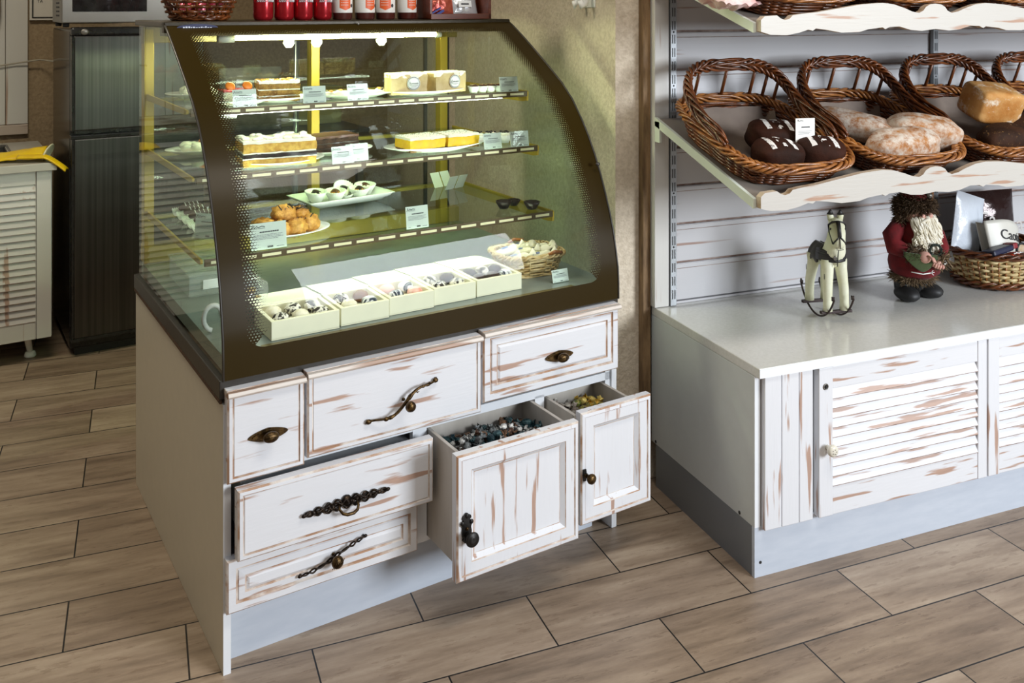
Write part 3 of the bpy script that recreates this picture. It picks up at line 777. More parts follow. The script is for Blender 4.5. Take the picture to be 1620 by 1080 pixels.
def fluted_cup(m, r, h, mm=0, n=24):
    m.lathe([(r*.62, 0), (r, h), (r*.97, h), (r*.60, .001), (.0001, .001)], n*2, m=mm, wob=lambda t, z: .05*(1 if int(round(t/(pi/n))) % 2 else -1)*min(1, z/h+.2))
proto = thing('paper_cup_sweet', 'white paper cup with chopped nut sweet, one of the row on the top shelf', 'sweet', cw(.93, .50, Z1), CA, 'row of paper cups on the top shelf')
m = M(); fluted_cup(m, .019, .020); m.build('paper_cup', PAPER, proto)
m = M().blob((0, 0, .018), (.016, .016, .008), 14, 8, nz=.3, ns=40); m.build('filling', CHOCM, proto)
m = M(); q = random.Random(1)
for _ in range(14): m.box(-.003, .003, -.001, .001, 0, .001, T=TR(q.uniform(-.01, .01), q.uniform(-.01, .01), .025) @ RZ(q.uniform(0, 3)) @ RX(q.uniform(-.8, .8)))
m.build('nut_bits', WHEAT, proto)
for i in range(1, 5): dup(proto, cw(.93+i*.030, .50-i*.004, Z1), CA+i)
# shelf 2
plate(cw(.285, .49, Z2), .135, .095, 'white plate under the cream layer cake on the middle shelf')
def feathers(r, z):
    m = M(); q = random.Random(5)
    for _ in range(26):
        a = q.uniform(-.09, .09); b = q.uniform(-.055, .055)
        m.blob((a, b, z+.003), (.012, .007, .005), 8, 5, nz=.4, ns=50, seed=a*99)
    m.build('cream_flakes', CREAM, r)
cake('layer_cake', 'pale layer cake with a dark chocolate band at the left of the middle shelf', cw(.275, .475, Z2+.006), CA-.1, .200, .120,
     [(.020, 0, 'sponge_layer'), (.004, 1, 'cream_layer'), (.011, 2, 'chocolate_layer'), (.004, 1, 'cream_layer'), (.024, 0, 'sponge_layer'), (.007, 1, 'cream_top')], [SPONGE, CREAM, CHOC], 9, feathers)
plate(cw(.485, .58, Z2), .125, .085, 'white plate under the dark chocolate cake on the middle shelf')
cake('chocolate_cake', 'dark chocolate layer cake behind two price tags on the middle shelf', cw(.470, .575, Z2+.006), CA+.1, .155, .09,
     [(.014, 0, 'sponge_layer'), (.003, 1, 'chocolate_layer'), (.013, 0, 'sponge_layer'), (.003, 1, 'chocolate_layer'), (.013, 0, 'sponge_layer'), (.007, 2, 'chocolate_top')], [DSPONGE, CHOC, CHOCM], 12)
plate(cw(.775, .47, Z2), .168, .090, 'white oval plate under the lemon cake slices on the middle shelf', h=.018)
for i, (x, w_, lb) in enumerate(((.722, .125, 'left yellow lemon cream slice with white top on the oval plate'), (.848, .115, 'right yellow lemon cream slice with white top on the oval plate'))):
    cake('lemon_cake_slice', lb, cw(x, .465+i*.004, Z2+.007), CA+.06, w_-.003, .095, [(.008, 0, 'biscuit_base'), (.027, 1, 'lemon_layer'), (.008, 2, 'white_top')], [CRUMB, YCREAM, CREAM], 20+i,
         shavings(CHOC, 60, w_-.01, .085, .0016, i, 'chocolate_specks'), group='lemon cake slices')
proto = thing('paper_cup_sweet', 'white paper cup with berry topping, one of the row behind the lemon cake', 'sweet', cw(.80, .60, Z2), CA, 'row of berry cups on the middle shelf')
m = M(); fluted_cup(m, .026, .026); m.build('paper_cup', PAPER, proto)
m = M().blob((0, 0, .026), (.022, .022, .010), 14, 8, nz=.3, ns=40); m.build('cream', CREAM, proto)
m = M(); q = random.Random(4)
for _ in range(16): m.blob((q.uniform(-.014, .014), q.uniform(-.014, .014), .036), (.0035, .0035, .003), 6, 5)
m.build('berry_crumbs', CHOC, proto)
for i in range(1, 7): dup(proto, cw(.80+i*.040, .60-i*.018, Z2), CA+i)
# shelf 3
plate(cw(.295, .445, Z3), .125, .085, 'white plate heaped with choux buns on the lowest shelf')
BUNS = [(-.055, .0, .030, 1.0), (.000, .030, .030, .9), (.058, .0, .030, 1.05), (.015, -.030, .030, .95), (-.030, -.035, .030, .9), (-.005, .005, .066, 1.0), (.045, .012, .062, .75), (-.06, .040, .030, .8)]
for i, (x, y, z, s_) in enumerate(BUNS):
    r = thing('choux_bun', ['glossy golden choux bun among the lower buns of the heaped plate', 'golden choux bun resting on top of the heap on the plate', 'large choux bun striped with chocolate at the right of the plate'][0 if i not in (2, 5) else (2 if i == 2 else 1)], 'pastry', cw(.295+x, .445+y, Z3+z*.9-.004), CA+i*1.3, 'choux buns on the lowest shelf')
    M().blob((0, 0, 0), (.036*s_, .033*s_, .026*s_), 26, 16, nz=.32, ns=34, seed=i*3.1).build('bun', CHOUX, r)
    if i in (2, 5, 6):
        m = M()
        for k in range(4): m.tube([(-.020+.012*k, -.022*s_, .018*s_), (-.018+.012*k, 0, .0265*s_), (-.014+.012*k, .022*s_, .018*s_)], .0018, 5)
        m.build('chocolate_stripes', CHOC, r)
# rectangular dish of eclairs in paper
r = thing('serving_dish', 'white square dish of eclairs in fluted paper on the lowest shelf', 'dish', cw(.585, .76, Z3), CA+.12)
m = M(); 
def dishf(u, v):
    x, y = (u-.5)*.30, (v-.5)*.17; e = max(abs(u-.5), abs(v-.5))*2
    return (x, y, .002+.020*max(0, e-.7)/.3*(1+.2*(e > .95)))
m.grid(dishf, 24, 16, T=TR(0, 0, .004)); m.build('dish', WHITE, r, solid=.003)
for i, (x, y, a, lb) in enumerate(((-.085, .01, .5, 'chocolate iced eclair in white fluted paper, leftmost on the square dish'), (-.03, -.015, .35, 'eclair in white fluted paper near the front of the square dish'), (.02, .02, .5, 'eclair in upright white fluted paper at the rear of the square dish'), (.055, -.02, .3, 'eclair in white fluted paper, front right on the square dish'), (.10, .02, .4, 'eclair in white fluted paper, rightmost on the square dish'))):
    p = Vector((x, y, 0)); p.rotate(Matrix.Rotation(.12, 3, 'Z'))
    rr_ = thing('eclair', lb, 'pastry', cw(.585+p.x, .76+p.y, Z3+.012), CA+a+.9)
    m = M()
    m.lathe([(.020, 0), (.030, .018), (.040, .034), (.0385, .034), (.028, .018), (.019, .002), (.0001, .002)], 56, wob=lambda t, z: .07*cos(28*t)*min(1, z/.02), T=(RY(-.35) if i == 2 else Matrix()) @ Matrix.Diagonal((1.30, .85, 1, 1))); m.build('paper_case', PAPER, rr_)
    M().blob((0, 0, .020), (.036, .017, .015), 16, 10, e=.8).build('eclair_body', CHOUX if i % 2 else CREAM, rr_)
    M().blob((0, 0, .029), (.032, .014, .008), 14, 8, nz=.3, ns=40).build('icing', CHOC if i in (0, 2, 3) else CHOCM, rr_)
# tartlets
m = M(); m.lathe([(.014, 0), (.026, .022), (.024, .024), (.013, .006), (.0001, .006)], 32, wob=lambda t, z: .06*cos(8*t)*(z/.022)); proto = m.build('chocolate_tartlet', CHOC)
tag(proto, 'dark fluted chocolate tartlet cup, leftmost of three at the right end of the lowest shelf', 'tartlet', 'dark tartlets'); place(proto, cw(.985, .405, Z3))
dup(proto, cw(1.055, .350, Z3), .6, 'dark fluted chocolate tartlet cup nearest the glass on the lowest shelf'); dup(proto, cw(1.035, .425, Z3), .3, 'dark fluted chocolate tartlet cup at the back of the three on the lowest shelf', scale=.8)
# cone papers on left rear of shelf 3: striped eclairs in a row seen through the left glass
for i in range(5):
    rr_ = thing('striped_pastry', 'dark striped pastry in pleated white paper seen through the left glass', 'pastry', cw(.13, .60+i*.062, Z3), CA+.2, 'row of striped pastries on the lowest shelf')
    m = M()
    m.grid(lambda u, v: ((u-.5)*.095, .026*sin((v-.5)*2.6)*(1+.1*(int(u*30) % 2)), .024-.024*cos((v-.5)*2.6)+.004*(int(u*30) % 2)), 30, 8, smooth=False); m.build('paper_case', PAPER, rr_)
    M().blob((0, 0, .022), (.038, .018, .014), 16, 8).build('body', DSPONGE, rr_)
    m = M(); 
    for k in range(4): m.tube([(-.02+.013*k, -.014, .030), (-.018+.013*k, 0, .037), (-.014+.013*k, .014, .030)], .0014, 5)
    m.build('icing_stripes', WHITE, rr_)
price_tag(cw(.09, .50, Z3), 'price tag before the striped pastries, seen through the left glass', rz=CA-.9, w=.08, h=.07)
# meringues seen through left glass on upper shelves
for (y, z, lb, lb2) in ((.80, Z1, 'white plate at the rear left of the top glass shelf', 'white meringue nest on the rear left plate of the top shelf'), (.80, Z2, 'white plate at the rear left of the middle glass shelf', 'orange topped cream pastry on the rear left plate of the middle shelf')):
    plate(cw(.14, y, z), .095, .07, lb)
    r = thing('cream_pastry', lb2, 'pastry', cw(.14, y, z+.006), CA)
    m = M()
    for k in range(7): m.blob((.04*cos(k*.9)*.8, .028*sin(k*.9), .012+.004*(k % 2)), (.022, .018, .014), 12, 8, nz=.3, ns=40, seed=k)
    m.build('meringue', CREAM, r)
    if z == Z2: M().blob((.02, 0, .03), (.018, .014, .010), 10, 8).build('orange_top', ORANGE, r)

# deck: five open sweet boxes
BOXM = mat('cream_card_box', '#EDE9CF', .6); BOXL = mat('cream_card_lid', '#F4F2DE', .55)
SW = [mat('white_truffle', '#EFE9D8', .6, c2='#DCD2B4', scale=60, bump=.6, bscale=90), mat('dark_truffle', '#20120B', .5, c2='#3A2414', scale=80, bump=.3),
      mat('speckled_truffle', '#E9E4D6', .6, c2='#20140E', scale=95, lo=.47, hi=.53), mat('pink_truffle', '#E58A76', .45, c2='#F4D4CA', scale=40),
      mat('milk_truffle', '#7A4A22', .45), mat('striped_truffle', '#E6E6E8', .4, c2='#1C2A3E', scale=20, stretch=(9, 1, 1), lo=.48, hi=.52)]
CONT = [[2, 0, 2, 0, 2, 2], [0, 5, 2, 4], [5, 3, 3, 5], [2, 2, 2, 1], [1, 1, 5, 1, 2, 1]]
XB = [(.130, .300, .062), (.307, .437, .070), (.442, .570, .080), (.575, .702, .090), (.707, .852, .094)]
ords = ['leftmost', 'second from the left', 'middle', 'second from the right', 'rightmost']
names = {0: 'creamy white', 1: 'dark chocolate', 2: 'speckled', 3: 'pink', 4: 'milk chocolate', 5: 'striped'}
ballp = {}
for i, (x0, x1, y0) in enumerate(XB):
    w_ = x1-x0; dp = .135
    r = thing('sweet_box', 'open cream card box of sweets on the deck, %s of five' % ords[i], 'box', cw(x0, y0, ZD), CA, 'open sweet boxes on the deck')
    t = .010
    m = M().box(0, w_, 0, dp, 0, .003).box(0, w_, 0, t, .003, .045).box(0, w_, dp-t, dp, .003, .045).box(0, t, t, dp-t, .003, .045).box(w_-t, w_, t, dp-t, .003, .045)
    m.box(t, w_-t, t, dp-t, .003, .022); m.build('tray', BOXM, r, bevel=.001)
    m = M().box(0, w_, 0, dp*.85, 0, .002, T=TR(0, dp, .045) @ RX(-.08)); m.build('lid', BOXL, r)
    ks = CONT[i]; nx = 3 if len(ks) == 6 else 2
    for j, kk in enumerate(ks):
        cx_ = x0 + t + (w_-2*t)*(j % nx + .5)/nx; cy_ = y0 + t + (dp-2*t)*(j // nx + .5)/2
        m = M().blob((0, 0, 0), (.021, .021, .015), 18, 10, nz=.06, ns=40, seed=j+i*5)
        if kk in ballp: o = ballp[kk].copy(); COL.objects.link(o)
        else: o = m.build('truffle', SW[kk]); ballp[kk] = o
        place(o, cw(cx_, cy_, ZD+.036), CA+j*1.7); tag(o, '%s truffle in the %s open box on the deck' % (names[kk], ords[i]), 'sweet', 'truffles in the %s box' % ords[i])
# transparent bag of sweets, left front of deck
r = thing('sweet_bag', 'clear bag of dark sweets at the front left of the deck', 'bag', cw(.135, .30, ZD), CA+.3)
for nm, cc in (('dark_sweets', CHOC), ('foil_sweets', MATS['foil_teal']), ('gold_sweets', MATS['foil_gold'])):
    m = M(); q = random.Random(hash(nm) % 99 if 0 else len(nm)*7)
    for _ in range(9): m.blob((q.uniform(-.035, .035), q.uniform(-.03, .03), q.uniform(.015, .060)), (.013, .010, .009), 10, 6, nz=.3, ns=40)
    o = m.build(nm, cc, r); o['kind'] = 'stuff'
M().blob((0, 0, .045), (.062, .052, .047), 20, 12, e=.8, nz=.25, ns=30, flat=.95).build('film', FILMM, r)
# plastic tub
r = thing('plastic_container', 'clear lidded plastic container at the rear left of the deck', 'container', cw(.13, .62, ZD), CA)
m = M().box(-.085, .085, -.12, .12, 0, .002).box(-.085, .085, -.12, -.118, 0, .06).box(-.085, .085, .118, .12, 0, .06).box(-.085, -.083, -.12, .12, 0, .06).box(.083, .085, -.12, .12, 0, .06)
m.build('tub', FILMM, r, bevel=.001); M().box(-.09, .09, -.125, .125, .060, .066).build('lid', FILMM, r, bevel=.003); M().box(-.05, .03, -.1268, -.1252, .02, .045).build('label', PAPER, r)
m = M(); 
for k in range(12): m.box(-.07+k*.012, -.064+k*.012, -.100, -.092, .0662, .069)
m.build('lid_ribs', ACRYL, r)
# left tray: glass pipe coil
M_ = M().tube([(.03+.022*cos(t*.35), .20, ZD+.035+.030*sin(t*.35)) for t in range(14)], .006, 8); o = M_.build('drain_hose', mat('white_hose', '#CFCFC9', .4)); cplace(o); tag(o, 'curved pale hose at the front left inside the case', 'hose')

# ---------------- wicker
def loop_outline(a, b, e, n):
    out = []
    for i in range(n):
        t = 2*pi*i/n; c, s_ = cos(t), sin(t)
        out.append((a*math.copysign(abs(c)**e, c), b*math.copysign(abs(s_)**e, s_), t))
    return out
def weave_wall(m, a, b, e, hfun, n=96, rows=7, base=.84, stakes=24, r=.0032, amp=.0042, z0=.004, m0=0):
    for k in range(rows):
        f = (k+.5)/rows; pts = []
        for i, (x, y, t) in enumerate(loop_outline(1, 1, e, n)):
            h_ = hfun(t); sc = base+(1-base)*f
            off = amp*sin(stakes*t*.5 + pi*(k % 2)); L = sqrt(x*x+y*y) or 1
            pts.append((x*(a*sc)+x/L*off, y*(b*sc)+y/L*off, z0+h_*f))
        m.tube(pts, r, 5, closed=True, m=m0)
def stakes_(m, a, b, e, hfun, n, base=.84, r=.0028, m0=0):
    for x, y, t in loop_outline(1, 1, e, n): m.tube([(x*a*base, y*b*base, .002), (x*a, y*b, hfun(t))], r, 5, m=m0)
def braid(m, a, b, e, hfun, n=150, R=.010, r=.0045, strands=3, turns=16, m0=0, zoff=0, y0=0):
    for side in (-1, 1):
        for k in range(strands):
            pts = []; ol = loop_outline(1, 1, e, n)
            for i, (x, y, t) in enumerate(ol):
                L = sqrt(x*x+y*y) or 1; ph = side*turns*t + 2*pi*k/strands
                o1 = R*cos(ph)*.8 + side*R*.75; o2 = R*sin(ph)*.8
                pts.append((x*a+x/L*o1, y*b+y/L*o1, hfun(t)+o2+zoff))
            m.tube(pts, r, 5, closed=True, m=m0)
def base_disc(m, a, b, e, z=.002, rows=7, r=.004, m0=0):
    for k in range(rows):
        s_ = (k+1)/rows
        m.tube([(x*s_, y*s_, z+.0015*sin(12*t+pi*k)) for x, y, t in loop_outline(a, b, e, 64)], r, 4, closed=True, m=m0)
# wicker basket with wrapped rolls on the deck
r = thing('pale_wicker_basket', 'small pale wicker basket of wrapped rolls at the right of the deck', 'basket', cw(.960, .235, ZD), CA-.12)
hf = lambda t: .060
m = M(); weave_wall(m, .098, .082, .55, hf, rows=8, base=.80, stakes=30, r=.0030); stakes_(m, .098, .082, .55, hf, 30, .80); m.build('weave', WHEAT, r)
m = M(); braid(m, .098, .082, .55, hf, R=.0055, r=.0032, strands=2); m.build('rim', WHEAT, r)
m = M(); base_disc(m, .080, .067, .55, rows=5, r=.006); m.build('base', WHEAT, r)
m = M(); m.tube([(-.02, .086, .066), (.0, .088, .075), (.03, .086, .070)], .005, 8); m.tube([(.03, -.084, .066), (.05, -.086, .072), (.075, -.083, .067)], .005, 8); m.build('bamboo_handles', WICKG, r)
WRAP = mat('cream_wrapper', '#E9E6C4', .45, c2='#F4F1DA', scale=30, bump=.6, bscale=30, bd=.006)
BLUEP = mat('blue_print', '#5A6A9A', .5)
RL = [(-.045, -.02, .045, .5), (-.01, .015, .052, .9), (.03, -.01, .058, .7), (.05, .03, .055, 1.1), (-.05, .035, .055, .2), (.015, -.045, .050, .4), (.0, .045, .060, 1.4)]
for i, (x, y, z, a) in enumerate(RL):
    p = Vector((x, y, 0)); p.rotate(Matrix.Rotation(-.12, 3, 'Z'))
    rr_ = thing('wrapped_roll', 'cream paper wrapped roll with twisted end in the small pale wicker basket', 'wrapped roll', cw(.960+p.x, .235+p.y, ZD+z), rot=(.1, -.25, CA-a), group='wrapped rolls in the pale basket')
    m = M().tube([(-.038, 0, 0), (-.034, 0, 0), (.030, 0, 0), (.036, 0, 0), (.043, 0, .002), (.060, 0, .008)], [.010, .016, .0165, .013, .004, .015], 14, flat=.8); m.build('wrapper', WRAP, rr_)
    M().box(-.014, .008, -.006, .006, .0128, .0137).build('printed_band', BLUEP, rr_)

# ================================================================= ON TOP OF THE CASE
ZT = 1.4465
bx = thing('round_wicker_basket', 'round dark wicker basket of pink sweets on top of the pastry case', 'basket', cw(.145, .80, ZT), CA)
hf = lambda t: .105
m = M(); weave_wall(m, .118, .118, 1.0, hf, rows=7, base=.66, stakes=20, r=.0055, amp=.008); stakes_(m, .118, .118, 1.0, hf, 20, .66, .004); m.build('weave', WICK, bx)
m = M(); base_disc(m, .080, .080, 1.0, rows=6, r=.006, z=.006); braid(m, .078, .078, 1.0, lambda t: .012, R=.005, r=.004, strands=2, turns=10); m.build('base', WICK, bx)
m = M(); braid(m, .120, .120, 1.0, lambda t: .110, R=.006, r=.005, strands=2, turns=10); m.build('rim', WICKG, bx)
PINK = mat('pink_foil', '#D8345A', .25, metal=.3, c2='#F08AA0', scale=60)
pk = M().blob((0, 0, 0), (.022, .018, .015), 14, 8, nz=.2, ns=40).build('pink_sweet', PINK); tag(pk, 'pink foil sweet inside the round basket on top of the case', 'sweet', 'pink sweets in the round basket')
for k in range(16):
    a = k*2.4; rr0 = .012+.045*sqrt(k/16); o = pk if k == 0 else pk.copy()
    if k: COL.objects.link(o)
    place(o, cw(.145+rr0*cos(a), .80+rr0*sin(a), ZT+.035+.018*(k % 3)), rot=(k, k*.5, k*1.1))
# red cans
CANR = mat('red_can', '#B00818', .16, metal=.55); CANT = mat('can_aluminium', '#C8C8C8', .3, metal=.9)
cn = None
for k, x in enumerate((.316, .381, .442, .505)):
    lb = ['leftmost of four red drink cans on the case', 'second from the left of four red drink cans on the case', 'third from the left of four red drink cans on the case', 'red drink can next to the bottles on the case'][k]
    if cn is None:
        cn = thing('drink_can', lb, 'can', cw(x, .72, ZT), CA, 'red cans on the case')
        M().lathe([(.024, 0), (.0285, .006), (.0300, .012), (.0300, .098), (.0265, .108), (.0265, .110)], 32).build('body', CANR, cn)
        M().lathe([(.0265, .110), (.027, .112), (.025, .112), (.024, .109), (.0001, .109)], 28).build('lid', CANT, cn)
        m = M()
        for q in range(11):
            t = -2.5+q*.20; m.tube([(.0303*cos(t), .0303*sin(t), .056), (.0303*cos(t+.06), .0303*sin(t+.06), .064+.004*(q % 3)), (.0303*cos(t+.13), .0303*sin(t+.13), .056)], .0012, 4)
        m.build('white_lettering', mat('can_white', '#E8E8E8', .4), cn)
    else: dup(cn, cw(x, .72, ZT), CA+.1*k, lb)
# bottles
BGL = mat('amber_bottle', '#4A1406', .10, coat=.5); LABW = mat('bottle_label_white', '#E4DED4', .5); LABO = mat('bottle_label_orange', '#E05A18', .5)
bt = None
for k, x in enumerate((.572, .650, .722, .800)):
    lb = ['bottle with orange and white label beside the red cans', 'second bottle with orange label from the cans', 'third bottle with orange label from the cans', 'bottle with orange label beside the wooden tray'][k]
    if bt is None:
        bt = thing('juice_bottle', lb, 'bottle', cw(x, .72, ZT), CA, 'labelled bottles on the case')
        M().lathe([(.028, 0), (.0315, .004), (.0320, .10), (.028, .125), (.013, .160), (.012, .19)], 32).build('glass_body', BGL, bt)
        M().lathe([(.0135, .19), (.014, .194), (.014, .208), (.0001, .209)], 20).build('cap', mat('gold_cap', '#B08A3A', .3, metal=.8), bt)
        m = M().lathe([(.0323, .022), (.0325, .023), (.0325, .095), (.0323, .096)], 36); m.build('label', LABW, bt)
        m = M()
        m.grid(lambda u, v: (.0328*cos(-2.2+1.15*u), .0328*sin(-2.2+1.15*u), .038+.05*v-.008*(1-abs(2*u-1))*(1-v)), 16, 6); lo_ = m.build('orange_field', LABO, bt)
        m = M()
        for q in range(3):
            for s_ in range(5):
                t = -2.0+s_*.15; m.box(-.0018, .0018, -.0004, .0004, 0, .0016, T=TR(.0332*cos(t), .0332*sin(t), .046+q*.008) @ RZ(t+pi/2))
        m.build('label_print', LABW, lo_)
        m = M().blob((0, 0, 0), (.005, .001, .006), 10, 8, T=TR(.0330*cos(-.88), .0330*sin(-.88), .045) @ RZ(-.88+pi/2)); m.build('dark_emblem', INK, bt)
    else: dup(bt, cw(x, .72, ZT), CA+(.3, -.35, .25)[k-1], lb)
# wooden tray with packets
tr_ = thing('wooden_tray', 'reddish brown wooden box of packets on the right of the case top', 'tray', cw(.965, .74, ZT), CA)
TRW = mat('red_brown_wood', '#6A2E14', .4, c2='#522008', scale=14, stretch=(1, 8, 8))
M().box(-.115, .115, -.10, -.09, 0, .018).box(-.115, .115, .09, .10, 0, .12).box(-.115, .115, -.09, .09, 0, .006).build('box_frame', TRW, tr_, bevel=.001)
M().box(-.115, -.105, -.09, .09, 0, .12).build('side_board', TRW, tr_, bevel=.001)
M().box(.105, .115, -.10, .09, 0, .12).build('side_board', TRW, tr_, bevel=.001)
def pouch(m, w_, h_, t, T, m0=0, seed=0):
    for s_ in (1, -1):
        m.grid(lambda u, v: ((u-.5)*w_*(1-.04*sin(pi*v)), s_*t*(sin(pi*u)*sin(pi*v))**.6*(1+.25*mnoise.noise(Vector((u*5+seed, v*5, s_)))), v*h_), 18, 14, m0, True, T)
for i, (x, c, lb) in enumerate(((-.045, '#8E2A22', 'red printed packet lying in the wooden box on the case'), (.045, '#C9C9C9', 'silver packet lying in the wooden box on the case'))):
    p = thing('snack_packet', lb, 'packet', cw(.965+x, .70, ZT+.006), CA)
    m = M(); pouch(m, .105, .115, .018, RX(-.25), seed=i*3); m.build('film', mat('packet_film_%d' % i, c, .2, metal=.4, c2='#E8E8EA' if i else '#C86A50', scale=14, bump=.5, bscale=30, bd=.006), p)
    m = M(); 
    if i == 0:
        m.box(-.045, .010, -.0205, -.0185, .012, .020, T=RX(-.25) @ RY(-.5)).box(-.045, .005, -.0205, -.0185, .026, .031, T=RX(-.25) @ RY(-.5)); m.build('printed_stripe', mat('packet_blue', '#223A8A', .3), p); 
    else:
        m.box(-.03, .02, -.021, -.019, .030, .052, T=RX(-.25)); m.build('white_patch', PAPER, p); M().box(-.02, .010, -.0218, -.021, .038, .043, T=RX(-.25)).build('packet_print', INK, p)

# ================================================================= KITCHEN CORNER (left)
fr = thing('refrigerator', 'brushed steel two door refrigerator standing behind the pastry case', 'refrigerator', cw(-.033, 2.235), CA)
M().box(0, .55, .035, .62, .03, 1.385).build('body', BLACK, fr, bevel=.006)
DSTEEL = mat('vertically_brushed_steel', '#5C5A57', .28, metal=.9, c2='#4C4A48', scale=3, stretch=(30, 30, .3), bump=.04, bscale=5)
m = M().box(.012, .548, -.012, .035, .962, 1.362); dd_ = m.build('door', DSTEEL, fr, bevel=.004)
M().box(.0, .55, -.014, .035, 1.362, 1.400).build('door_cap', BLACK, dd_, bevel=.010)
M().blob((.052, -.016, 1.380), (.016, .004, .013), 14, 8).build('emblem', SILVER, dd_)
M().box(.002, .012, -.012, .035, .962, 1.362).box(.012, .548, -.010, .035, .950, .962).build('door_edge', BLACK, dd_)
m = M().box(.012, .548, -.012, .035, .085, .925); dd_ = m.build('door', DSTEEL, fr, bevel=.004)
M().box(.0, .55, -.010, .035, .925, .942).box(.002, .012, -.012, .035, .085, .925).box(.0, .55, -.010, .035, .068, .085).build('door_edge', BLACK, dd_, bevel=.003)
M().box(.02, .53, .04, .60, .0, .05).build('foot_plinth', BLACKM, fr)
mw = thing('microwave_oven', 'silver microwave oven with dark door on top of the refrigerator', 'microwave', cw(-.068, 2.215, 1.40), CA)
M().box(0, .47, .02, .34, .018, .30).build('body', mat('grey_metal_casing', '#8A857C', .4, metal=.5), mw, bevel=.004)
m = M()
for k in range(13): m.box(-.0012, 0, .10, .20, .045+k*.018, .052+k*.018)
m.build('vent_slots', BLACKM, mw)
M().box(-.003, .473, -.006, .02, .018, .30).build('front_panel', SILVER, mw, bevel=.004)
M().box(.038, .335, -.009, -.006, .066, .285).build('door_window', DGLASS, mw, bevel=.004)
m = M()
for x in (.02, .43):
    for y in (.05, .30): m.lathe([(.012, 0), (.014, .018)], 12, c=(x, y, 0))
m.build('feet', BLACKM, mw)
# left kitchen cabinet
kc = thing('louvred_sink_cabinet', 'whitewashed louvred sink cabinet on small legs at the left wall', 'cabinet', cw(-.10, 2.262), CA)
M().box(-1.10, 0, .022, .70, .10, .800).build('body', WHITEP, kc)
M().box(-.060, -.004, 0, .020, .10, .800).build('stile', STILE, kc, bevel=.002)
def louvre_door(par, x0, x1, z0, z1, sl, sr, top, bot, mats, n, y=0, name='louvred_door', th=.022):
    d = M().box(x0+.004, x1-.004, y+th-.003, y+th-.001, z0+.004, z1-.004).build(name, mats[0], par)
    for a_, b_ in ((x0, x0+sl), (x1-sr, x1)): M().box(a_, b_, y, y+th, z0, z1).build('stile', mats[1], d, bevel=.002)
    for a_, b_ in ((z1-top, z1), (z0, z0+bot)): M().box(x0+sl, x1-sr, y+.002, y+th, a_, b_).build('rail', mats[0], d, bevel=.002)
    zz0, zz1 = z0+bot, z1-top; p = (zz1-zz0)/n
    m = M()
    for i in range(n):
        zc = zz0+p*(i+.5)
        m.prism([(y+.0005, zc-p*.50), (y+.004, zc-p*.56), (y+th-.004, zc+p*.40), (y+th-.011, zc+p*.58)], x0+sl, x1-sr, 'x')
        m.box(x0+sl, x1-sr, y-.0003, y+.003, zc-p*.56, zc-p*.50, 1)
    m.build('slats', [mats[0], GROOVE], d); return d
louvre_door(kc, -.62, -.062, .10, .800, .045, .002, .055, .075, (STILE, STILE), 20, y=-.001)
louvre_door(kc, -1.20, -.625, .10, .800, .045, .045, .055, .075, (STILE, STILE), 20, y=-.001)
for x in (-.075, -.60, -1.0): 
    m = M().tube([(x, .10, .02), (x-.014, .09, .105)], [.012, .015], 12); m.lathe([(.022, 0), (.024, .006), (.020, .020), (.012, .024)], 16, c=(x, .10, 0)); m.build('leg', WHITE, kc)
m = M()
m.box(-1.2, .015, -.025, .12, .802, .835).box(-.14, .015, .12, .72, .802, .835).box(-1.2, -.14, .58, .72, .802, .835).box(-1.2, -.75, .12, .58, .802, .835); m.build('worktop', mat('pale_kitchen_top', '#BDB9AF', .35), kc, bevel=.003)
m = M().box(-.75, -.14, .12, .58, .690, .694).box(-.752, -.748, .12, .58, .69, .835).box(-.142, -.138, .12, .58, .69, .835).box(-.75, -.14, .118, .122, .69, .835).box(-.75, -.14, .578, .582, .69, .835)
m.build('sink_bowl', mat('dark_steel_sink', '#4A4A4A', .25, metal=.8), kc)
m = M().tube([(-.76+.62*0, .11, .838), (-.13, .11, .838), (-.13, .59, .838), (-.76, .59, .838)], .006, 8, closed=True); m.build('sink_rim', mat('steel_rim', '#8A8A88', .25, metal=.9), kc)
# rubber glove
GL = mat('yellow_rubber', '#E8C410', .4, c2='#D8AE08', scale=12, bump=.3, bscale=10, bd=.006)
g = thing('rubber_glove', 'yellow rubber gloves with open pale cuff hanging over the worktop corner', 'gloves', cw(-.135, 2.335, .838), CA-.35); g.scale = (1.25, 1.3, 1.5)
m = M()
m.grid(lambda u, v: (-.155+.175*u, -.05+.10*v+.02*(1-u)*(v-.5), .008+.030*sin(pi*min(max(v, 0), 1))**.7*(.35+.65*u)+.003*mnoise.noise(Vector((u*6, v*6, 0)))), 20, 14); m.build('glove_body', GL, g, solid=.002)
m = M(); n = 28
ring = []
for k in range(n): t = 2*pi*k/n; ring.append((.022+.010*sin(t), .052*cos(t), .020+.020*sin(t)))
m.tube(ring, .003, 6, closed=True); m.add([(.024, 0, .018)] + ring, [(0, 1+k, 1+(k+1) % n) for k in range(n)], 0, True); m.build('cuff_opening', mat('pale_glove_lining', '#D9D2B0', .8, bump=.6, bscale=60), g)
m = M(); m.grid(lambda u, v: (-.06+.155*u, -.065+.045*v-.01*u, .014+.006*sin(pi*v)-.050*max(0, u-.55)**1.3*2.2), 18, 8); m.build('second_glove', GL, g, solid=.004)
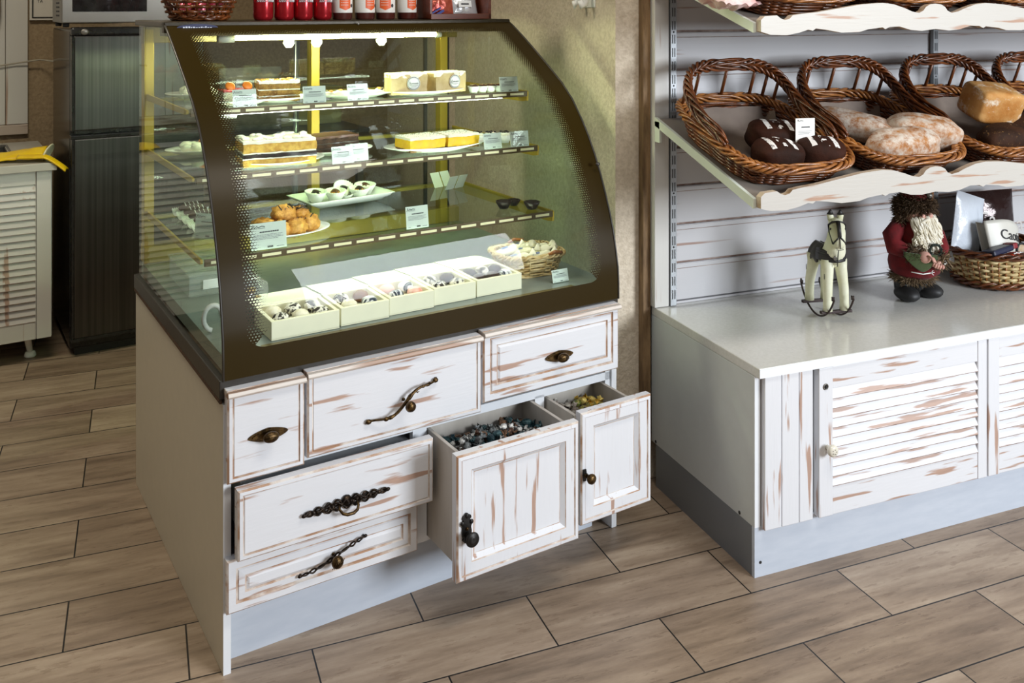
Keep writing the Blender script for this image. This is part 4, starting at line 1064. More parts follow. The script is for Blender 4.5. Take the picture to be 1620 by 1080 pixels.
# cable across the wall, framed notice, hanging thing
def on_c(x, y, z): return cw(x, y, z)
cab_ = M().tube([(-.42, 3.02, 1.18), (-.30, 3.02, 1.195), (-.18, 3.02, 1.212), (-.075, 3.00, 1.228), (-.02, 2.92, 1.221), (.0, 2.87, 1.20)], .004, 6).build('wall_cable', mat('grey_cable', '#A8A090', .5)); cplace(cab_); tag(cab_, 'thin pale cable running along the kitchen wall to the refrigerator', 'cable')
nt = thing('framed_notice', 'white notice with black border behind the microwave', 'notice', cw(0, 3.03, 0), CA)
M().box(-.118, .30, .0, .02, 1.420, 2.0).build('backing', mat('notice_paper', '#D5D0C8', .6), nt)
m = M().box(-.108, -.102, -.004, 0, 1.432, 2.0).box(-.108, .30, -.004, 0, 1.430, 1.436); m.build('black_border', BLACKM, nt)
text('notice_text', '\u0422\u0410', .020, INK, nt, (-.073, -.002, 1.512), (pi/2, 0, 0))
hg = M(); 
for k in range(3): hg.tube([(-.305+k*.02, 3.012, 1.9), (-.300+k*.02, 3.008, 1.45), (-.288+k*.012, 3.006, 1.40), (-.272+k*.004, 3.006, 1.385), (-.256, 3.008, 1.41), (-.250, 3.01, 1.46), (-.252, 3.012, 1.9)], .007, 8)
o = hg.build('hanging_hose', mat('grey_beige_rubber', '#8C8070', .6)); cplace(o); tag(o, 'looped grey beige hose hanging on the white board wall', 'hose')
# kitchen furniture dimly visible through the case
wt = thing('kitchen_table', 'dark steel work table in the kitchen behind the pastry case', 'table', cw(.85, 2.55), CA)
M().box(-.30, .42, -.45, .25, .86, .90).build('table_top', mat('dark_steel_top', '#4A4844', .3, metal=.6), wt, bevel=.002)
for x in (-.28, .37):
    for y in (-.42, .21): M().box(x, x+.03, y, y+.03, 0, .86).build('leg', mat('grey_leg', '#6A6A6A', .4, metal=.5), wt)
o = M().box(0, .34, 0, .24, 0, .17).box(-.005, .345, -.005, .245, .17, .185).build('cardboard_box', mat('olive_cardboard', '#8C8A62', .8, bump=.2), bevel=.003); place(o, cw(.90, 2.35, .90), CA+.1); tag(o, 'plain cardboard box with lid seen through the rear of the case', 'box')
o = M(); pouch(o, .30, .30, .08, None, seed=2); o = o.build('paper_sack', mat('grey_sack', '#A39E92', .7, c2='#6E6A62', scale=12, bump=.6, bscale=14, bd=.01)); place(o, cw(.75, 2.30, .90), CA); tag(o, 'crumpled grey sack on the kitchen table behind the case', 'sack')
po = M().tube([(0, 0, 0), (0.02, 0, 1.5)], .012, 10).lathe([(.12, 0), (.12, .012), (.02, .02)], 20).build('steel_pole', STEEL); place(po, cw(.66, 1.45), CA); tag(po, 'upright steel stand seen through the rear glass of the case', 'stand')

# hook on the wall above the case
hk = thing('wall_hook', 'white double plastic hook on the beige roughcast wall above the case', 'hook', (.738, -1.60, 1.49))
M().box(-.004, 0, -.055, .040, -.005, .10).build('back_plate', WHITE, hk, bevel=.006)
for y, s_ in ((-.035, 1), (.02, .9)): M().tube([(-.003, y, .05), (-.020*s_, y, .035), (-.030*s_, y, .008), (-.040*s_, y, .0), (-.048*s_, y, .018)], [.008, .008, .009, .009, .006], 10, flat=1.4).build('hook', WHITE, hk)

# ================================================================= RIGHT COUNTER
ct = thing('louvred_counter', 'long low counter with glossy pale top and whitewashed louvred doors', 'counter', B0)
M().box(0, 2.3, -.020, .532, .5255, .551).build('worktop', TOPM, ct, bevel=.002)
M().box(.001, 2.299, -.0215, -.020, .5265, .550).build('worktop_edge', TOPEDGE, ct)
m = M().box(0, .018, .002, .532, .130, .525); m.build('side_panel', GREYP, ct, bevel=.001)
M().box(.0003, .0177, -.0005, .002, .130, .525).build('edge_band', WHITEP, ct)
M().box(.018, 2.3, .01, .53, .13, .525).build('body', WHITEP, ct)
m = M(); x = .020
for w_ in (.054, .056, .045): m.box(x+.0008, x+w_-.0008, -.016, .004, .126, .5255); x += w_
m.build('planked_pilaster', WOODZ, ct, bevel=.002)
LVX = distress('louvre_wood', 'X', white='#DFE0E4', amount=.60, long=5.0, cross=62)
dA = louvre_door(ct, .193, .793, .126, .524, .046, .034, .060, .078, (LVX, WOODZ), 10, y=-.018)
dB = louvre_door(ct, .799, 1.40, .126, .524, .044, .046, .060, .078, (LVX, WOODZ), 10, y=-.018)
dC = louvre_door(ct, 1.41, 2.01, .126, .524, .044, .046, .060, .078, (LVX, WOODZ), 10, y=-.018)
m = M().lathe([(.0085, 0), (.0085, .002), (.006, .003), (.006, .0005), (.0001, .0005)], 24, T=TR(.214, -.018, .474) @ RX(pi/2)); lk = m.build('lock', SILVER, dA)
M().box(-.0012, .0012, -.0225, -.0215, -.004, .004, T=TR(.214, 0, .474)).lathe([(.0058, 0), (.0001, .0002)], 16, T=TR(.214, -.0188, .474) @ RX(pi/2)).build('keyhole', BLACKM, lk)
m = M().lathe([(.007, 0), (.006, .010), (.013, .014), (.016, .020), (.015, .027), (.010, .030), (.0001, .0305)], 28, T=TR(.219, -.018, .311) @ RX(pi/2)); kb = m.build('knob', mat('cream_ceramic', '#E2DCCB', .2), dA)
m = M()
for k in range(5): m.blob((.219+.006*cos(k*1.257), -.0487, .311+.006*sin(k*1.257)), (.0022, .0008, .0012), 8, 5)
m.build('painted_flower', mat('grey_paint', '#7E7A70', .5), kb)
o = M().box(0, 2.3, 0, .012, 0, .130).build('plinth', PLINTH, ct); 
o = M().box(0, .012, .0125, .505, 0, .130).build('plinth', PLINTHD, ct, label='dark grey side plinth')
for (x, y, z) in ((.018, -.001, .038),): M().blob((x, y, z), (.004, .002, .004), 8, 6).build('screw', BLACKM, ct)
for y in (.505, .066): M().blob((-.0005, y, .138), (.002, .005, .005), 8, 6).build('screw', BLACKM, ct)
# back boards
pb = M(); pit = .1215; pb.box(.06, 2.3, .520, .536, .5515, .5585, 0)
zz = .561; k = 0
while zz < 1.9:
    top = zz + pit
    pb.box(.06, 2.3, .520, .536, zz+.0025, top-.0045, 0)
    pb.box(.06, 2.3, .526, .536, top-.0045, top+.0025, 1)
    pb.box(.06, 2.3, .5185, .5205, top-.0212, top-.0188, 1)
    pb.box(.06, 2.3, .517, .521, top-.019, top-.0065, 0)
    zz = top
o = pb.build('trim_2', [WALLX, GROOVE], bevel=.0015); o.location = B0; struct(o)
o = M().box(-.004, .047, .505, .540, .5525, 1.95).build('trim_3', STILE, bevel=.002); o.location = B0; struct(o)
o = M().box(-.030, -.005, .530, .5595, .10, 1.95).build('trim_4', mat('worn_brown_edge', '#9A7C58', .7, c2='#5A4228', scale=30, stretch=(1, 1, .2))); o.location = B0; struct(o)
# slotted uprights
for i, x in enumerate((.050, 1.122)):
    r = thing('slotted_upright', ['grey slotted metal upright near the corner of the board wall', 'grey slotted metal upright in the middle of the board wall'][i], 'shelf upright', bw(x, .500), 0, 'slotted uprights')
    M().box(0, .022, .0, .016, .554, 1.92).build('rail', GREYM, r, bevel=.001)
    m = M(); z = .575; k = 0
    while z < 1.9:
        m.box(.0055, .0085, -.0008, 0, z, z+.028); m.box(.0135, .0165, -.0008, 0, z, z+.028)
        if k % 4 == 3: m.lathe([(.003, 0), (.0001, .001)], 10, T=TR(.011, 0, z+.036) @ RX(pi/2))
        z += .042; k += 1
    m.build('slots', BLACKM, r)

# sloping shelves with carved lip
def lip_poly(x0, w_, zb):
    c = w_/2
    tp = [(0, .030), (.012, .040), (.05, .042), (.062, .034), (.075, .030), (.09, .033), (.10, .042), (.13, .046), (.18, .050), (.25, .060), (.33, .071), (.40, .075), (.44, .071), (.48, .060), (.505, .051), (.53, .047), (.545, .053), (.555, .064), (.57, .071), (.5899, .073)]
    bt = [(0, .0), (.03, -.008), (.08, -.010), (.12, -.004), (.15, .004), (.165, .001), (.175, .007), (.21, .003), (.26, -.005), (.32, -.004), (.35, .003), (.40, .008), (.41, .003), (.425, .009), (.46, .010), (.50, .000), (.54, -.003), (.5899, .002)]
    k = c/.59
    def full(a): return [(x0+x*k, zb+z) for x, z in a] + [(x0+w_-x*k, zb+z) for x, z in a[::-1]]
    return full(tp) + full(bt)[::-1]
def shelf_unit(dz, lb, lp):
    r = thing('sloping_shelf', lb, 'shelf', bw(0, 0, dz), 0, 'sloping bread shelves')
    for x0 in (0.0, 1.182):
        m = M(); m.prism(lip_poly(x0+.001, 1.178, .967), -.006, -.026, 'y', mside=1); m.build('carved_lip', [distress('carved_lip_wood', 'X', white='#BEB9B0', amount=.62, long=4.5, cross=52) if 'carved_lip_wood' not in MATS else MATS['carved_lip_wood'], mat('rubbed_lip_edge', '#C9B7A2', .5, c2='#9A7C5E', scale=20, lo=.5, hi=.7)], r, bevel=.0015)
    sl = (1.137-.985)/.49
    for x0 in (0.004, 1.184):
        m = M().prism([(-.004, .972), (.500, .972+.504*sl), (.500, .972+.504*sl+.012), (-.004, .984)], x0, x0+1.172, 'x'); m.build('shelf_board', mat('shelf_board_wood', '#8A8178', .6), r)
    for x in (-.008, 1.176):
        m = M().prism([(-.005, .964), (.498, .964+.503*sl), (.498, .964+.503*sl+.026), (-.005, .990)], x, x+.010, 'x').box(x, x+.008, .47, .499, 1.07, 1.135); m.build('bracket', PALEM, r, bevel=.001)
    return r
shelf_unit(0, 'lower sloping shelf with carved whitewashed lip, full of bread baskets', 0)
shelf_unit(.457, 'upper sloping shelf with carved whitewashed lip at the top edge', 1)

# bread baskets
TILT = math.atan((1.137-.985)/.49)
def zsl(y): return .9865 + y*(1.137-.985)/.49
def rimh(t):
    s_ = sin(t)                        # +1 rear, -1 front
    base = .062 + .030*(s_+1)/2
    return base + .105*max(0, s_)**5 if s_ > 0 else base
def arch(t): s_ = max(0, sin(t)); return rimh(t)
BA, BB = .186, .222
bk = thing('bread_basket', 'x', 'basket', bw(.185, .255, zsl(.255)+.002), rot=(TILT, 0, 0), group='bread baskets on the lower shelf')
low = lambda t: .062 + .022*(sin(t)+1)/2
m = M(); weave_wall(m, BA, BB, .50, low, n=120, rows=12, base=.84, stakes=34, r=.0044, amp=.0050); stakes_(m, BA, BB, .50, low, 34, .84, .003); m.build('woven_side', WICK, bk)
m = M(); braid(m, BA, BB, .50, low, n=220, R=.0105, r=.0046, strands=4, turns=11); m.build('braided_rim', WICKG, bk)
# raised arch at the rear
def arch_rope(m, R, r, strands, turns):
    n = 90
    for side in (-1, 1):
        for k in range(strands):
            pts = []
            for i in range(n+1):
                t = pi*(-.06) + pi*1.12*i/n; c, s_ = cos(t), sin(t)
                x = BA*math.copysign(abs(c)**.50, c); y = BB*math.copysign(abs(s_)**.50, s_)
                w_ = max(0, sin(pi*i/n)); h_ = low(t) + .112*w_**.75
                y -= .012*w_
                L = sqrt(x*x+y*y); ph = side*turns*t + 2*pi*k/strands; o1 = R*cos(ph)*.8; o2 = R*sin(ph)*.8 + side*R*.75
                pts.append((x+x/L*o1, y+y/L*o1, h_+o2))
            m.tube(pts, r, 5)
m = M(); arch_rope(m, .0110, .0046, 4, 11); m.build('arched_handle', WICK, bk)
for i in range(7):
    m = M(); t = pi*(.22+.56*i/6); c, s_ = cos(t), sin(t); x = BA*math.copysign(abs(c)**.50, c); y = BB*abs(s_)**.50
    fr_ = (t/pi+.06)/1.12; w_ = sin(pi*fr_); m.tube([(x, y, low(t)-.01), (x, y-.010, low(t)+.112*w_**.75)], .0052, 7); m.build('handle_spindle', WICK, bk)
m = M(); base_disc(m, BA*.84, BB*.84, .50, z=.004, rows=9, r=.005); m.build('base', WICK, bk)
m = M()
def linf(u, v):
    x, y = (u-.5)*2, (v-.5)*2; rr_ = max(abs(x), abs(y))
    return (x*BA*.835, y*BB*.86+.003*sin(u*20), .013 + .050*max(0, rr_-.80)/.20*(.4+.6*(y > 0.7)) + .003*mnoise.noise(Vector((u*4, v*4, 1))))
m.grid(linf, 24, 24); m.build('paper_liner', LINER, bk)
bl = ['leftmost lower bread basket with paper liner, holding three dark rye loaves', 'lower bread basket second from the left, holding floured white loaves', 'lower bread basket third from the left, holding the square tin loaf', 'lower bread basket at the right edge of the picture']
xc = [.180, .590, 1.000, 1.410]
bk['label'] = bl[0]; bk.location = bw(xc[0], .236, zsl(.236)+.002)
for i in (1, 2, 3): dup(bk, bw(xc[i], .236, zsl(.236)+.002), rot=(TILT, 0, 0), label=bl[i])
for i, x in enumerate((.195, .600, 1.010)): dup(bk, bw(x, .236, zsl(.236)+.459), rot=(TILT, 0, 0), label=['upper bread basket cut by the top edge, left of the row', 'upper bread basket cut by the top edge, middle of the row', 'upper bread basket cut by the top edge, right of the row'][i], group='bread baskets on the upper shelf')

# loaves
def loaf_mat(name, crust, crust2, flour=None, fl=.5, fh=.6, scale=26, stripes=False):
    t = NT(name); v = t.coord(rand=True); f = t.noise(v, 14, 4, .6); c = t.ramp(f, [(.35, crust), (.65, crust2)])
    if flour:
        g = t.noise(v, scale, 6, .72); mk = t.ramp(g, [(fl, '#000000'), (fh, '#FFFFFF')])
        tc = t.new('ShaderNodeTexCoord'); sp = t.new('ShaderNodeSeparateXYZ'); t.link(tc.outputs['Object'], sp.inputs[0])
        if stripes:
            ax = t.math('ABSOLUTE', sp.outputs[0])
            a = t.math('MULTIPLY', t.math('GREATER_THAN', ax, .026), t.math('LESS_THAN', ax, .040))
            n2 = t.noise(v, 60, 2); b_ = t.math('MULTIPLY', t.math('LESS_THAN', ax, .010), t.math('GREATER_THAN', n2, .56))
            yy = t.math('LESS_THAN', t.math('ABSOLUTE', sp.outputs[1]), .034); zz_ = t.math('GREATER_THAN', sp.outputs[2], .03)
            w_ = t.math('MULTIPLY', t.math('MULTIPLY', t.math('MAXIMUM', a, b_), yy), zz_)
            mk = t.math('MULTIPLY', w_, mk)
        c = t.mix(mk, c, flour)
    t.base(c); t.b.inputs['Roughness'].default_value = .75; t.b.inputs['Specular IOR Level'].default_value = .2; t.bump(t.noise(v, 40, 5, .7), .6, .004); return t.m
RYE = loaf_mat('dark_rye_crust', '#38190B', '#241006', '#E8E4E0', .36, .5, 60, True)
CIAB = loaf_mat('floured_crust', '#B27B48', '#8E5A34', '#D0C4B6', .38, .60, 34)
TIN = loaf_mat('golden_tin_crust', '#B4783A', '#D2A468', '#E9DCC8', .55, .68, 26)
DARKL = loaf_mat('seeded_dark_crust', '#3E2414', '#241308', '#7A5A34', .60, .66, 70)
def loaf(name, label, x, y, dims, mt, rz, e=.8, e2=.8, nz=.08, lift=.008, grp=None, dz=.018, seed=0, rx_=TILT, ry_=0):
    m = M(); m.blob((0, 0, dims[2]), dims, 40, 24, e=e, e2=e2, nz=nz, ns=18, seed=seed, flat=.9)
    o = m.build(name, mt); o.location = bw(x, y, zsl(y)+dz+lift)
    o.rotation_euler = (Matrix.Rotation(rx_, 3, 'X') @ Matrix.Rotation(rz, 3, 'Z') @ Matrix.Rotation(ry_, 3, 'Y')).to_euler(); return tag(o, label, 'bread', grp)
loaf('rye_loaf', 'dark rye loaf with flour stencil, rear one of three in the left basket', .195, .190, (.080, .058, .045), RYE, -.25, e=.62, grp='rye loaves', seed=1)
loaf('rye_loaf', 'dark rye loaf with flour stencil, front left one of three in the left basket', .128, .088, (.074, .052, .044), RYE, -.1, e=.62, grp='rye loaves', seed=2)
loaf('rye_loaf', 'dark rye loaf with flour stencil, front right one behind the small sign', .275, .092, (.070, .052, .042), RYE, -.3, e=.62, grp='rye loaves', seed=3)
loaf('floured_loaf', 'floured white loaf leaning at the rear of the second basket', .535, .240, (.128, .054, .040), CIAB, -.75, e=.75, grp='floured loaves', seed=4, dz=.02)
loaf('floured_loaf', 'large floured white loaf at the front of the second basket', .575, .092, (.128, .056, .048), CIAB, .04, e=.75, grp='floured loaves', seed=5)
loaf('floured_loaf', 'floured white loaf at the right of the second basket, behind the front one', .700, .140, (.112, .060, .048), CIAB, -.42, e=.75, grp='floured loaves', seed=6, dz=.03)
tl = M(); tl.blob((0, 0, .052), (.080, .058, .054), 40, 26, e=.30, e2=.24, nz=.05, ns=14, seed=3, flat=.96)
o = tl.build('tin_loaf', TIN); o.location = bw(1.000, .170, zsl(.170)+.098); o.rotation_euler = (.34, .10, -.12); tag(o, 'square golden tin loaf tipped on top of two dark loaves', 'bread')
loaf('seeded_loaf', 'dark seeded loaf under the front of the square tin loaf', .965, .080, (.095, .052, .044), DARKL, -.05, grp='dark seeded loaves', seed=8, dz=.024)
loaf('seeded_loaf', 'dark seeded loaf at the right edge under the tin loaf', 1.110, .130, (.075, .060, .048), DARKL, -.4, grp='dark seeded loaves', seed=9, dz=.024)
# sign on wire
sg = thing('bread_price_sign', 'white price sign on a wire stand among the dark rye loaves', 'price sign', bw(.238, .095, zsl(.095)+.085), -.12)
m = M().box(-.030, .030, -.0006, .0006, .010, .076); m.build('card', PAPER, sg)
m = M().tube([(0, -.002, -.055), (0, -.002, .006), (0, -.002, .012), (.006, -.002, .017), (.009, -.002, .012), (.004, -.002, .008), (-.003, -.002, .012), (-.002, -.002, .020)], .0009, 5); m.build('wire', STEEL, sg)
m = M().tube([(-.024, -.0012, .068), (-.022, -.0012, .073), (-.020, -.0012, .068), (-.014, -.0012, .070), (-.006, -.0012, .069)], .0007, 4).box(-.012, .014, -.0012, -.0007, .050, .053).box(-.004, .006, -.0012, -.0007, .014, .018)
m.build('printed_text', INK, sg); m = M()
for k in range(3): m.box(-.022, .020-.004*k, -.0012, -.0007, .040-.004*k, .041-.004*k)
m.build('fine_print', INKG, sg)
# pink packet on the upper shelf
pp = thing('pink_packet', 'crumpled pink plastic packet hanging over the left end of the upper shelf', 'packet', bw(-.035, .10, zsl(.10)+.502), rot=(TILT, 0, .25))
m = M()
for s_ in (1, -1):
    m.grid(lambda u, v: ((u-.5)*.18*(.8+.2*v), (v-.5)*.17, s_*.030*(sin(pi*u)*sin(pi*v))**.5*(1+.4*mnoise.noise(Vector((u*6, v*6, s_)))) + .012*mnoise.noise(Vector((u*7, v*7, 3)))), 24, 20)
m.build('film', mat('pink_film', '#D9A09C', .2, c2='#EFD6D2', scale=18, bump=.8, bscale=22, bd=.01), pp)

# ================================================================= ROCKING HORSE
hr = thing('rocking_horse_figure', 'white wooden horse figurine with black harness on an iron rocker', 'figurine', bw(.452, .262, .5515), rot=(0, 0, -1.75)); hr.scale = (1.05, 1.05, 1.05)
# local: +x forward (towards the head), z up ; forward is turned towards the viewer
HW = mat('ivory_painted_wood', '#E6E6CC', .5, c2='#CFCDA8', scale=18, lo=.4, hi=.8, bump=.2)
HB = mat('black_harness_paint', '#14100F', .45)
HM = mat('dark_brown_iron', '#2A1510', .5, metal=.3)
m = M(); m.blob((0, 0, .170), (.058, .029, .030), 24, 14, e=.9); 
m.tube([(.030, 0, .175), (.044, 0, .200), (.050, 0, .228), (.052, 0, .252)], [.033, .031, .026, .022], 16)
m.build('body', HW, hr)
m = M(); m.tube([(.040, 0, .268), (.056, 0, .266), (.072, 0, .246), (.084, 0, .222), (.088, 0, .213)], [.017, .021, .019, .0155, .010], 16, flat=1.0)
hd = m.build('head', HW, hr); hd.location = (.050, 0, .261); hd.rotation_euler = (0, 0, -.30); hd.scale = (1.08, 1.12, 1.08); hd.data.transform(Matrix.Translation((-.048, 0, -.255)))
def SH(o): o.data.transform(Matrix.Translation((-.048, 0, -.255))); return o
for s_ in (-1, 1):
    m = M().tube([(.044, s_*.010, .276), (.044, s_*.013, .290), (.045, s_*.012, .304)], [.0085, .008, .001], 8, flat=.6); SH(m.build('ear', HW, hd)); 
    SH(M().tube([(.0435, s_*.0125, .292), (.0445, s_*.012, .305)], [.0092, .0012], 8, flat=.75).build('ear_tip', HB, hd))
    SH(M().blob((.070, s_*.0165, .258), (.004, .003, .0045), 10, 6).build('eye', HB, hd))
    m = M(); ring = [(.0895+.001, s_*.006+.003*cos(2*pi*k/12), .216+.0025*sin(2*pi*k/12)) for k in range(12)]; m.tube(ring, .0007, 4, closed=True); SH(m.build('nostril', HB, hd))
m = M()
def band(pts, r, fl=.35): m.tube(pts, r, 6)
band([(.062, -.021, .268), (.070, -.014, .277), (.073, 0, .280), (.070, .014, .277), (.062, .021, .268)], .0022)
band([(.074, 0, .280), (.086, 0, .262), (.093, 0, .243)], .0052)
for s_ in (-1, 1): band([(.092, 0, .244), (.094, s_*.008, .236), (.088, s_*.016, .224)], .0022); band([(.062, s_*.021, .268), (.066, s_*.020, .252), (.078, s_*.017, .235), (.087, s_*.0155, .224)], .0020)
band([(.093, 0, .243), (.099, 0, .228), (.099, 0, .214)], .0012); band([(.094, -.008, .211), (.097, 0, .2105), (.094, .009, .212)], .001)
m.tube([(.080, 0, .205), (.072, 0, .185), (.066, 0, .160)], .0014, 5)
SH(m.build('bridle', HB, hd))
m = M()
m.grid(lambda u, v: (.030+.020*v+.012*sin(pi*u) - .002, .034*cos(pi*u)*1.0, .160+.010*v+.008*(1-abs(2*u-1)) + .0), 20, 4) if False else None
for a, b, rr_ in ((.196, .034, 0), (.190, .035, .0), (.184, .036, .0), (.178, .036, 0), (.172, .036, 0)):
    m.tube([(.010+.052*sin(pi*k/16)**.6, -b*cos(pi*k/16), a) for k in range(17)], .0055, 6)
m.build('breast_collar', HB, hr)
M().blob((.0685, -.012, .182), (.002, .006, .007), 10, 6).build('buckle', SILVER, hr)
m = M()
for s_ in (-1, 1): m.grid(lambda u, v: (-.045+.055*u, s_*(.006+.026*sin(v*pi*.55)), .204-.045*v**1.3*(1+.1*sin(u*9))), 10, 10)
m.build('saddle_cloth', mat('charcoal_felt', '#2E2C2E', .9, sheen=.3), hr, solid=.004)
m = M().tube([(-.054, 0, .180), (-.064, 0, .160), (-.066, 0, .125), (-.062, 0, .100)], [.006, .008, .008, .002], 8); m.build('tail', mat('grey_tail', '#5A5A56', .8), hr)
for (x, y, x2, y2) in ((.040, -.020, .052, -.026), (.040, .020, .052, .026), (-.040, -.020, -.052, -.025), (-.040, .020, -.052, .025)):
    M().tube([(x, y, .172), (x+.003, y*1.05, .145), (x2*.97, y2*.97, .090), (x2, y2, .052), (x2, y2, .030)], [.019, .0165, .0135, .0125, .0135], 14).build('leg', HW, hr)
for (x, y) in ((.052, -.037), (-.052, -.036)): M().tube([(x+.001, y*1.0, .135), (x+.001, y, .120)], .0009, 4).build('painted_mark', HB, hr)
# iron rocker: two runners (along the length) under the legs and two cross bars
for s_ in (-1, 1):
    pts = []
    for k in range(31):
        t = -1.35+2.7*k/30; pts.append((.088*sin(t*.78)/.87, s_*.030, .003+.075*(1-cos(t))))
    e_ = pts[-1]; pts += [(e_[0]+.006, e_[1], e_[2]+.010), (e_[0]+.004, e_[1], e_[2]+.018), (e_[0]-.004, e_[1], e_[2]+.016), (e_[0]-.003, e_[1], e_[2]+.006)]
    s0 = pts[0]; pts = [(s0[0]+.003, s0[1], s0[2]+.006), (s0[0]+.004, s0[1], s0[2]+.016), (s0[0]-.004, s0[1], s0[2]+.018), (s0[0]-.006, s0[1], s0[2]+.010)] + pts
    M().tube(pts, .0028, 8).build('runner', HM, hr)
for x in (.052, -.052): M().box(x-.006, x+.006, -.048, .048, .022, .030).build('cross_bar', HM, hr, bevel=.001)

# ================================================================= FATHER CHRISTMAS FIGURE
sn = thing('gnome_figure', 'red robed bearded winter gnome figure in black boots on the counter', 'figurine', bw(.835, .300, .5515), rot=(0, 0, -.30))
# local: -y towards the viewer
REDF = mat('red_felt', '#740A12', .9, c2='#58060C', scale=40, sheen=.05, bump=.4, bscale=120)
FUR = mat('brown_grey_fur', '#6A543C', .85, c2='#3A2A1C', scale=60)
FURL = mat('light_brown_fur', '#6E5A42', .85, c2='#8A7458', scale=60)
SKIN = mat('doll_skin', '#D9A594', .6, sub=.1)
BEARD = mat('cream_wool_beard', '#FBF6E8', .8, c2='#DDD4BC', scale=40)
def fur(m, c, r, n, ln, seed, thick=.0011, up=0, cond=None, m0=0):
    q = random.Random(seed)
    for _ in range(n):
        z = q.uniform(-1, 1); t = q.uniform(0, 2*pi); s_ = sqrt(1-z*z); d = Vector((s_*cos(t), s_*sin(t), z))
        if cond and not cond(d): continue
        p = Vector((c[0]+d.x*r[0], c[1]+d.y*r[1], c[2]+d.z*r[2])); side = Vector((q.uniform(-1, 1), q.uniform(-1, 1), q.uniform(-1, .4)+up))
        e_ = p + d*ln*.5 + side*ln*.35; f_ = p + d*ln*.8 + side*ln*.8
        m.tube([p-d*.002, e_, f_], [thick, thick*.8, thick*.2], 3, m=m0, cap=False)
bo = M(); bo.blob((-.040, -.030, .022), (.036, .052, .024), 20, 12, flat=.85, nz=.05); bo.blob((-.042, -.005, .040), (.026, .026, .032), 16, 10); o1_ = bo.build('boot', mat('black_felt_boot', '#0C0C0E', .55, bump=.3, bscale=60), sn)
bo = M(); bo.blob((.040, -.022, .022), (.036, .050, .024), 20, 12, flat=.85, nz=.05, T=RZ(.5)); bo.blob((.020, .005, .040), (.028, .026, .032), 16, 10); bo.build('boot', MATS['black_felt_boot'], sn)
m = M(); m.blob((-.005, .0, .070), (.066, .050, .018), 24, 10); fur(m, (-.005, 0, .070), (.068, .052, .020), 900, .014, 1, .0012); m.build('fur_hem', FURL, sn)
m = M(); m.lathe([(.052, .070), (.076, .085), (.082, .110), (.078, .140), (.070, .165), (.062, .195), (.056, .220), (.044, .245), (.030, .255)], 32, wob=lambda t, z: .03*sin(5*t+z*30)); m.build('robe', REDF, sn)
m = M(); m.tube([(-.045, 0, .235), (-.075, -.005, .200), (-.078, -.025, .170), (-.050, -.060, .160)], [.028, .032, .030, .022], 14); m.build('sleeve', REDF, sn)
m = M(); m.tube([(.045, 0, .235), (.070, -.005, .200), (.072, -.030, .165), (.045, -.065, .145)], [.026, .028, .026, .020], 14); m.build('sleeve', REDF, sn)
m = M(); m.blob((-.040, -.068, .160), (.022, .018, .020), 14, 10); fur(m, (-.040, -.068, .160), (.023, .019, .021), 420, .014, 2); m.build('cuff_fur', FUR, sn)
m = M(); m.blob((.046, -.070, .140), (.020, .016, .020), 14, 10); fur(m, (.046, -.070, .140), (.021, .017, .021), 380, .016, 3); m.build('cuff_fur', FURL, sn)
# hand with fingers holding the satchel
def doll_hand(T, par):
    m = M(); m.blob((0, 0, 0), (.015, .011, .013), 16, 10, T=T)
    for k in range(4):
        y = -.0085+.0057*k; ln = (.015, .018, .017, .013)[k]
        m.tube([T @ Vector((.008, y, .002)), T @ Vector((.008+ln*.6, y*1.15, -.001)), T @ Vector((.008+ln*.85, y*1.15, -.009))], [.0044, .0040, .0032], 8)
    m.tube([T @ Vector((-.004, .008, .002)), T @ Vector((.004, .017, -.001)), T @ Vector((.011, .018, -.005))], [.0046, .0042, .0034], 8)
    m.build('hand', SKIN, par)
doll_hand(TR(-.014, -.090, .152) @ RZ(-.6) @ RX(-.3) @ Matrix.Scale(1.45, 4), sn)
doll_hand(TR(.034, -.084, .128) @ RZ(-2.2) @ RX(-.3), sn)
m = M()
m.grid(lambda u, v: (-.075+.105*u, -.078-.010*sin(pi*u), .168-.055*v*(1-.75*abs(2*u-1)**1.5)-.012*u), 16, 10); m.build('green_satchel', mat('olive_green_felt', '#33420E', .9, sheen=.2, bump=.3, bscale=90), sn, solid=.008)
m = M(); m.tube([(-.055, -.088, .106), (-.02, -.094, .100), (.012, -.092, .104)], .0018, 5)
for a in (-.8, .2, 1.0): m.tube([(.006, -.094, .104), (.006+.010*cos(a), -.096, .104+.010*sin(a))], .0013, 4)
m.build('white_stitching', WHITE, sn)
m = M()
for k in range(5): m.tube([(.052+.004*cos(k), -.088, .128+.006*sin(k*1.3)), (.058+.005*cos(k+2), -.090, .134+.006*sin(k*2))], .0013, 4)
m.build('white_snowflake', WHITE, sn)
m = M(); 
q = random.Random(11)
for k in range(70):
    t = 2*pi*k/70; p = Vector((.028+.020*cos(t), -.082, .170+.020*sin(t))); m.tube([p, p+Vector((q.uniform(-.012, .012), q.uniform(-.010, 0), q.uniform(-.012, .012)))], [.0012, .0004], 3, cap=False)
m.tube([(.028+.018*cos(2*pi*k/20), -.080, .170+.018*sin(2*pi*k/20)) for k in range(20)], .004, 6, closed=True)
m.build('fir_wreath', mat('dark_fir_green', '#1E2C22', .8), sn)
m = M(); m.tube([(.048, -.088, .150), (.065, -.092, .162), (.074, -.090, .152), (.055, -.092, .148), (.068, -.094, .130), (.078, -.090, .118)], .002, 5); m.tube([(.052, -.090, .150), (.045, -.094, .140), (.040, -.092, .128)], .002, 5); m.build('raffia_bow', FURL, sn)
m = M(); m.blob((0, -.008, .272), (.044, .040, .042), 24, 16); m.blob((.004, -.052, .272), (.010, .010, .009), 12, 8)
